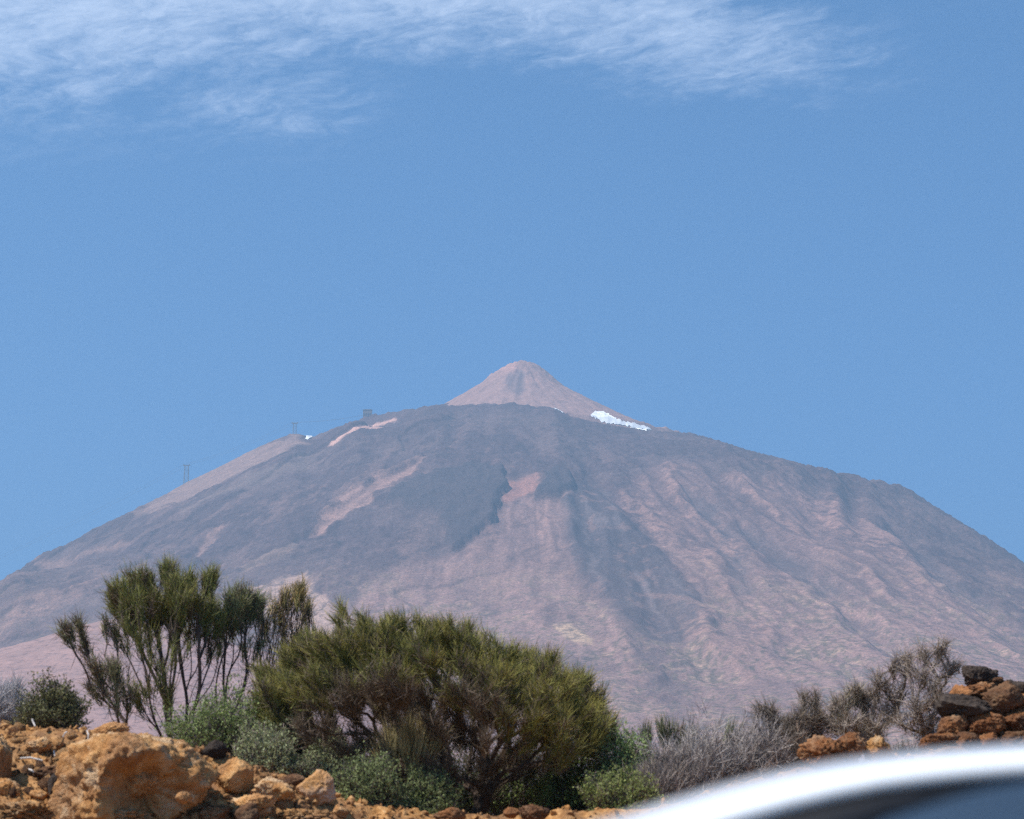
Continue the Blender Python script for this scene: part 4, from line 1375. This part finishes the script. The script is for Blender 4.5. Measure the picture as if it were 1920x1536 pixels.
def dome(label, px, py, rx, ry, Y, seed, n=520, leafc=((0.10, 0.14, 0.03), (0.19, 0.23, 0.06)), stem=(0.10, 0.08, 0.075), nl=9, leaf=(0.020, 0.038), lw=0.0075, group='leafy shrubs', name='leafy_shrub', depth=1.0, inner=0.35, twig_only=False, sw=0.003, grow=0.0):
    rng = np.random.default_rng(seed)
    s = Y / F
    c = at(px, py, Y)
    bx, by = c[0], c[1]
    gz = float(ground_z(bx, by))
    zc = min(c[2] - 0.55 * ry * s, c[2])
    base = np.array([bx, by, min(gz, c[2] - ry * s) - 0.02])
    q = unit(rng.normal(size=(n * 2, 3)))
    q = q[q[:, 2] > -0.25][:n]
    n = len(q)
    lump = 1 + 0.34 * fbm3(q * 2.0 + seed, seed, 3) + 0.16 * fbm3(q * 6, seed + 3, 2)
    rr = lump * rng.uniform(0.62, 1.0, n) ** 0.8 * np.where(rng.random(n) < 0.06, 1.14, 1.0)
    H = c[2] + ry * s - zc
    T = np.array([bx, by, zc]) + q * rr[:, None] * np.array([rx * s, rx * s * depth, H]) * 1.0
    T[:, 2] = np.maximum(T[:, 2], ground_z(T[:, 0], T[:, 1]) + 0.02)
    root = plant_root(name, base, label, 'shrub', group)
    # stems fan out from the foot
    foot = base + rng.normal(size=(n, 3)) * np.array([rx * s * 0.28, rx * s * 0.28 * depth, 0.0])
    foot[:, 2] = np.maximum(ground_z(foot[:, 0], foot[:, 1]), base[2]) - 0.02
    d = T - foot; L = np.linalg.norm(d, axis=1)
    cs = np.array(stem) * rng.uniform(0.6, 1.5, (n, 1))
    parts = [spikes(foot, d + np.array([0, 0, 0.15]) * L[:, None], L, np.full(n, sw * 1.2), -np.array([0, 0, 0.12]) * L[:, None] + rng.normal(size=(n, 3)) * 0.03, cs, cs * 1.2, rng)]
    # side twigs
    ns = n * (17 if twig_only else 4)
    i = rng.integers(0, n, ns); k = rng.uniform(0.35, 1.0, ns)
    B = foot[i] + d[i] * k[:, None]
    Ds = unit(d[i] / L[i][:, None] + rng.normal(size=(ns, 3)) * 0.7 + np.array([0, 0, 0.25]))
    Ls = rng.uniform(0.05, 0.16, ns) * (1.5 if twig_only else 0.8)
    if twig_only:
        sw = 0.0031
    cc = np.array(stem) * rng.uniform(0.6, 1.75, (ns, 1)) * (1.05 if twig_only else 1.0)
    parts.append(spikes(B, Ds, Ls, np.full(ns, sw), rng.normal(size=(ns, 3)) * 0.015 + np.array([0, 0, 0.01]), cc, cc * 1.15, rng))
    part('stems', join(parts), M_BARK, root, 'stuff')
    if not twig_only:
        m = n * nl
        i = rng.integers(0, n, m)
        k = 1 - inner * rng.random(m) ** 2
        Bl = foot[i] + d[i] * k[:, None] + rng.normal(size=(m, 3)) * 0.018
        mm = int(ns * 1.2)
        j = rng.integers(0, ns, mm)
        Bl = np.concatenate([Bl, B[j] + Ds[j] * (Ls[j] * rng.uniform(0.5, 1, mm))[:, None]])
        m = len(Bl)
        Dl = unit(rng.normal(size=(m, 3)) * 0.8 + np.array([0, 0, 0.75]))
        Ll = rng.uniform(leaf[0], leaf[1], m)
        w = rng.random((m, 1))
        Cl = np.array(leafc[0]) * (1 - w) + np.array(leafc[1]) * w
        Cl = 1.4 * Cl * rng.uniform(0.7, 1.25, (m, 1))
        part('leaves', leaves(Bl, Dl, Ll, np.full(m, lw) * rng.uniform(0.7, 1.4, m), Cl, rng), M_LEAF, root, 'stuff')
    return root


GREEN = ((0.10, 0.135, 0.04), (0.19, 0.225, 0.075))
GREYG = ((0.15, 0.165, 0.075), (0.27, 0.28, 0.15))
dome('bright green dome shaped shrub below the tall broom', 415, 1350, 108, 58, 25.0, 601, n=900, leafc=GREEN)
dome('grey green rounded shrub right of the dark rock', 500, 1408, 66, 46, 24.3, 603, n=620, leafc=GREYG, stem=(0.14, 0.11, 0.10))
dome('small green shrub between the bright dome and the big bush', 545, 1352, 40, 36, 25.3, 604, n=300, leafc=((0.08, 0.12, 0.03), (0.15, 0.2, 0.05)))
dome('leafy grey green shrub above the pale topped rock', 622, 1424, 62, 36, 24.5, 605, n=560, leafc=GREYG, stem=(0.13, 0.1, 0.09))
dome('dark leafy shrub right of the pale topped rock', 700, 1478, 78, 56, 23.6, 607, n=800, leafc=((0.085, 0.11, 0.035), (0.2, 0.22, 0.09)), stem=(0.07, 0.055, 0.05), leaf=(0.018, 0.034))
dome('low leafy shrub at the left foot of the big bush trunk', 800, 1484, 60, 52, 23.9, 609, n=560, leafc=((0.08, 0.105, 0.035), (0.18, 0.2, 0.08)), stem=(0.07, 0.055, 0.05))
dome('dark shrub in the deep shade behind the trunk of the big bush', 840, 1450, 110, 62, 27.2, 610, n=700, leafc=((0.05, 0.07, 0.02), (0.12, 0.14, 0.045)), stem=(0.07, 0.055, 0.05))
dome('green shrub in the shade under the big bush, right of its trunk', 975, 1456, 95, 62, 26.6, 611, n=640, leafc=((0.1, 0.14, 0.035), (0.19, 0.23, 0.07)), stem=(0.13, 0.1, 0.09))
dome('dark green shrub under the right edge of the big bush', 1075, 1450, 78, 70, 25.6, 613, n=700, leafc=((0.08, 0.11, 0.03), (0.18, 0.22, 0.06)), stem=(0.08, 0.065, 0.06))
dome('pale green shrub emerging right of the big bush', 1168, 1416, 66, 54, 25.2, 615, n=640, leafc=((0.14, 0.19, 0.055), (0.25, 0.31, 0.12)), stem=(0.14, 0.11, 0.1))
dome('bright yellow green shrub at the bottom edge left of the car roof', 1160, 1488, 70, 54, 23.9, 617, n=760, leafc=((0.11, 0.135, 0.035), (0.21, 0.225, 0.075)), stem=(0.12, 0.09, 0.08))
dome('compact dark shrub with yellowish tips on the left bank crest', 100, 1322, 60, 46, 23.9, 619, n=620, leafc=((0.06, 0.062, 0.025), (0.16, 0.15, 0.06)), stem=(0.055, 0.045, 0.04))
GG = 'dead grey shrubs'
GREY1 = (0.25, 0.22, 0.205)
dome('pale grey dead shrub cut by the left frame edge', 6, 1326, 48, 42, 24.4, 631, n=420, stem=(0.34, 0.32, 0.32), twig_only=True, group=GG, name='dead_shrub')
dome('brown grey dead shrub beside the yellow green one', 1248, 1474, 58, 52, 24.6, 633, n=420, stem=(0.2, 0.165, 0.145), twig_only=True, group=GG, name='dead_shrub')
dome('broad silvery grey dead shrub in the middle of the grey thicket', 1310, 1436, 88, 72, 24.9, 635, n=760, stem=GREY1, twig_only=True, group=GG, name='dead_shrub')
dome('grey dead shrub right of the broad silvery one, towards the rock trio', 1415, 1432, 76, 62, 25.1, 637, n=640, stem=(0.22, 0.19, 0.175), twig_only=True, group=GG, name='dead_shrub')
dome('low brownish dead shrub behind the rock trio', 1500, 1425, 62, 48, 25.6, 639, n=460, stem=(0.22, 0.185, 0.165), twig_only=True, group=GG, name='dead_shrub')
dome('low tangle of grey twigs under the gnarled broom', 1700, 1426, 74, 18, 25.6, 641, n=300, stem=(0.17, 0.15, 0.135), twig_only=True, group=GG, name='dead_shrub')

# ------------------------------------------------------------------ the white car beside the camera
def build_car():
    paint, t, b = new_mat('white_car_paint', 0.28, 0.5)
    tc = nd(t, 'ShaderNodeTexCoord').outputs['Object']
    t.links.new(ramp(t, tnoise(t, tc, 3.0, 4), [(0.3, (0.79, 0.8, 0.81)), (0.7, (0.83, 0.84, 0.85))]), b.inputs['Base Color'])
    b.inputs['Coat Weight'].default_value = 0.6
    b.inputs['Coat Roughness'].default_value = 0.06
    black = plain('black_trim', (0.018, 0.018, 0.02), 0.45, 0.3)
    rubber = plain('tyre_rubber', (0.025, 0.025, 0.026), 0.85, 0.2)
    alloy = plain('alloy', (0.55, 0.56, 0.58), 0.3, 0.5, 0.9)
    glass, t, b = new_mat('tinted_glass', 0.03, 0.9)
    t.links.new(ramp(t, tnoise(t, nd(t, 'ShaderNodeTexCoord').outputs['Object'], 4.0, 2), [(0.3, (0.018, 0.022, 0.028)), (0.7, (0.022, 0.027, 0.033))]), b.inputs['Base Color'])
    b.inputs['IOR'].default_value = 2.3
    lamp = plain('lamp_glass', (0.6, 0.62, 0.65), 0.1, 0.6)
    red = plain('red_lamp', (0.45, 0.02, 0.02), 0.15, 0.6)
    YN = 1.95                                  # near roof rail
    HW_R, HW_B = 0.60, 0.83
    cy = YN + HW_R
    sil = at([1205, 1322, 1420, 1518, 1615, 1760, 1925], [1546, 1506, 1478, 1454, 1435, 1416, 1403], YN)
    sx = np.concatenate([[-0.95, -0.62, -0.30, -0.08], sil[:, 0], [0.75, 1.1, 1.5, 1.9, 2.2, 2.42]])
    sz = np.concatenate([[1.00, 1.16, 1.315, 1.405], sil[:, 2], [1.538, 1.545, 1.535, 1.50, 1.44, 1.36]])
    root = empty('car', (0.75, cy, 0.0))
    tag(root, 'white car parked in the near foreground, its blurred roof crossing the lower right corner', 'car')
    loc = np.array(root.location)
    xs = np.linspace(-0.95, 2.42, 90)
    zr = np.interp(xs, sx, sz)
    for _ in range(3):
        zr[1:-1] = 0.25 * zr[:-2] + 0.5 * zr[1:-1] + 0.25 * zr[2:]
    hw = lambda z: HW_B + (HW_R - HW_B) * np.clip((z - 0.98) / 0.54, 0, 1.05)
    band = np.interp(xs, [-0.95, 0.0, 0.3, 2.0, 2.42], [0.05, 0.028, 0.019, 0.022, 0.10])
    # roof with its rails and pillars: rail foot, rail bulge, gutter, crown
    V = []
    for x, z, w in zip(xs, zr, band):
        half = [(hw(z - w) + 0.004, z - w), (hw(z - w / 2) + 0.005, z - w * 0.55), (hw(z) + 0.002, z - 0.006), (hw(z) - 0.02, z), (hw(z) * 0.6, z + 0.022), (0, z + 0.032)]
        if x < -0.02:                                   # in front of the roof edge only the pillars are body coloured
            half[4] = (hw(z) - 0.05, z - 0.004); half[5] = (hw(z) - 0.06, z - 0.02)
        V.append(half)
    V = np.array(V)

    def strip(P, idx, name, mat, parent, sides=(-1, 1), whole=False):
        """P (n, m, 2) of half width and height at xs[idx]; one object for each side, or one across the whole width"""
        n, m = P.shape[:2]
        for s in ((0,) if whole else sides):
            if whole:
                Q = np.concatenate([P * np.array([-1, 1]), (P[:, :-1])[:, ::-1]], 1)
            else:
                Q = P * np.array([s, 1])
            mm = Q.shape[1]
            vs_ = [(xs[idx][i] - loc[0], Q[i, j, 0], Q[i, j, 1]) for i in range(n) for j in range(mm)]
            fs = []
            for i in range(n - 1):
                for j in range(mm - 1):
                    q = (i * mm + j, (i + 1) * mm + j, (i + 1) * mm + j + 1, i * mm + j + 1)
                    fs.append(q if s <= 0 else q[::-1])
            me = bpy.data.meshes.new(name)
            me.from_pydata(vs_, [], fs)
            me.polygons.foreach_set('use_smooth', [True] * len(me.polygons))
            me.materials.append(mat)
            o = link(bpy.data.objects.new(name, me), parent)
            md = o.modifiers.new('thickness', 'SOLIDIFY'); md.thickness = 0.006; md.offset = -1
    roof_i = np.nonzero(xs >= -0.03)[0]
    front_i = np.nonzero(xs <= 0.03)[0]
    strip(V[roof_i], roof_i, 'roof', paint, root, whole=True)
    strip(V[front_i][:, :], front_i, 'front_pillar', paint, root)
    # black frame below the rail, then glass down to the belt line
    zb = 0.99
    zf_top = zr - band
    fr = np.interp(xs, [-0.95, 0.20, 0.30, 0.40, 2.0, 2.42], [0.2, 0.060, 0.030, 0.011, 0.016, 0.15])
    zf = np.maximum(zf_top - fr, zb + 0.004)
    ok = np.nonzero(zf_top > zb + 0.02)[0]
    P = np.stack([np.stack([hw(zf_top[ok]) - 0.001, zf_top[ok] + 0.004], 1), np.stack([hw(zf[ok]) - 0.002, zf[ok]], 1)], 1)
    strip(P[:, ::-1], ok, 'window_frame', black, root)
    for nm, a, c in (('front_door_window', -0.25, 0.98), ('rear_door_window', 1.04, 2.05)):
        ii = np.nonzero((xs > a) & (xs < c) & (zf > zb + 0.03))[0]
        P = np.stack([np.stack([hw(np.full(len(ii), zb)) + 0.004, np.full(len(ii), zb)], 1), np.stack([hw(zf[ii]) + 0.004, zf[ii] + 0.003], 1)], 1)
        strip(P, ii, nm, glass, root)
    for s in (-1, 1):
        m = MB()
        m.tube([(1.01 - loc[0], s * (HW_B - 0.01), zb), (1.01 - loc[0], s * (hw(1.5) - 0.004), 1.505)], 0.028, 6)
        m.build('centre_pillar', black, root)
    # windscreen and rear window
    def pane(name, a, c):
        za, zc = np.interp(a, xs, zr), np.interp(c, xs, zr)
        m = MB()
        ys = np.linspace(-1, 1, 9)
        v = [(a - loc[0] + 0.04 * y * y, y * (hw(za) - 0.05), za - 0.012 + 0.0 * y) for y in ys] + [(c - loc[0] + 0.03 * y * y, y * (hw(zc) - 0.05), zc + 0.016) for y in ys]
        m.add(v, [(i, i + 1, 10 + i, 9 + i) for i in range(8)])
        m.build(name, glass, root, smooth=True)
    pane('windscreen', -0.93, -0.02)
    pane('rear_window', 2.42, 2.05)
    # lower body lofted along the length
    st_ = [(-1.42, 0.30, 0.62, 0.55), (-1.36, 0.24, 0.74, 0.70), (-1.2, 0.2, 0.83, 0.79), (-0.95, 0.19, 0.95, 0.835), (-0.3, 0.19, 0.985, 0.85), (0.75, 0.19, 0.99, 0.86), (1.8, 0.19, 0.99, 0.85),
           (2.35, 0.2, 1.02, 0.82), (2.62, 0.24, 1.0, 0.76), (2.70, 0.34, 0.88, 0.68)]
    V2, F2 = [], []
    K = 11
    for x, z0, z1, w in st_:
        prof_ = [(0.0, z0), (w * 0.85, z0), (w * 0.97, z0 + 0.10), (w, z0 + 0.45 * (z1 - z0)), (w * 0.995, z1 - 0.12), (w * 0.97, z1 - 0.02), (w * 0.93, z1), (w * 0.5, z1 + (0.03 if x < -0.5 else 0.0)), (0.0, z1 + (0.035 if x < -0.5 else 0.0))]
        full = [(-a, z) for a, z in prof_] + [(a, z) for a, z in prof_[::-1]][1:-1]
        K = len(full)
        V2 += [(x - loc[0], a, z) for a, z in full]
    for i in range(len(st_) - 1):
        for j in range(K):
            F2.append((i * K + j, (i + 1) * K + j, (i + 1) * K + (j + 1) % K, i * K + (j + 1) % K))
    F2 += [tuple(range(K)), tuple((len(st_) - 1) * K + j for j in range(K - 1, -1, -1))]
    m = MB(); m.add(V2, F2); body = m.build('body', paint, root, smooth=True)
    for x in (-0.72, 1.92):
        for s in (-1, 1):
            def ring(r0, y):
                return [(x - loc[0] + r0 * math.cos(q), y, 0.315 + r0 * math.sin(q)) for q in np.linspace(0, 2 * math.pi, 29)[:-1]]
            rings = [ring(0.20, s * 0.875), ring(0.26, s * 0.885), ring(0.305, s * 0.875), ring(0.315, s * 0.84), ring(0.315, s * 0.72), ring(0.29, s * 0.68)]
            m = MB()
            v = [p for q in rings for p in q]
            m.add(v, [(i * 28 + k, i * 28 + (k + 1) % 28, (i + 1) * 28 + (k + 1) % 28, (i + 1) * 28 + k) for i in range(5) for k in range(28)])
            w = m.build('wheel', rubber, root, smooth=True)
            m = MB()
            m.tube([(x - loc[0], s * 0.86, 0.315), (x - loc[0], s * 0.80, 0.315)], 0.055, 12)
            for k in range(5):
                q = 2 * math.pi * k / 5
                m.tube([(x - loc[0], s * 0.862, 0.315), (x - loc[0] + 0.2 * math.cos(q), s * 0.868, 0.315 + 0.2 * math.sin(q))], [0.03, 0.022], 6)
            m.tube([(x - loc[0] + 0.2 * math.cos(q), s * 0.866, 0.315 + 0.2 * math.sin(q)) for q in np.linspace(0, 2 * math.pi, 25)], 0.012, 5)
            m.build('rim', alloy, w)
    for s in (-1, 1):
        m = MB(); m.box((-1.33 - loc[0], s * 0.57, 0.66), (0.16, 0.26, 0.13), rz=s * 0.5); m.build('headlight', lamp, root)
        m = MB(); m.box((2.63 - loc[0], s * 0.66, 0.85), (0.14, 0.2, 0.2), rz=-s * 0.4); m.build('tail_light', red, root)
        m = MB(); m.box((-0.36 - loc[0], s * 0.95, 1.03), (0.12, 0.19, 0.12)); m.build('wing_mirror', paint, root)
        for hx in (0.78, 1.72):
            m = MB(); m.box((hx - loc[0], s * 0.862, 0.84), (0.18, 0.03, 0.03)); m.build('door_handle', paint, root)
    m = MB(); m.box((-1.42 - loc[0], 0, 0.42), (0.06, 1.0, 0.16)); m.build('grille', black, root)
    return root


build_car()

# ------------------------------------------------------------------ haze
def build_haze():
    x0, x1, y0, y1, z0, z1 = -6300, 6300, -1700, 9400, -6, 1660
    v = [(x, y, z) for z in (z0, z1) for y in (y0, y1) for x in (x0, x1)]
    f = [(0, 2, 3, 1), (4, 5, 7, 6), (0, 1, 5, 4), (2, 6, 7, 3), (0, 4, 6, 2), (1, 3, 7, 5)]
    m = bpy.data.materials.new('haze_air')
    m.use_nodes = True
    t = m.node_tree
    t.nodes.clear()
    vol = nd(t, 'ShaderNodeVolumePrincipled', {'Color': HAZE_COL, 'Density': HAZE_D, 'Anisotropy': HAZE_G})
    nd(t, 'ShaderNodeOutputMaterial', {'Volume': vol.outputs[0]})
    o = np_obj('haze', v, f, m, smooth=False)
    tag(o, 'pale dusty haze hanging in front of the volcano', kind='stuff')


HAZE_COL = (0.355, 0.54, 0.755, 1)
HAZE_D = 1.55e-4
HAZE_G = 0.15
build_haze()
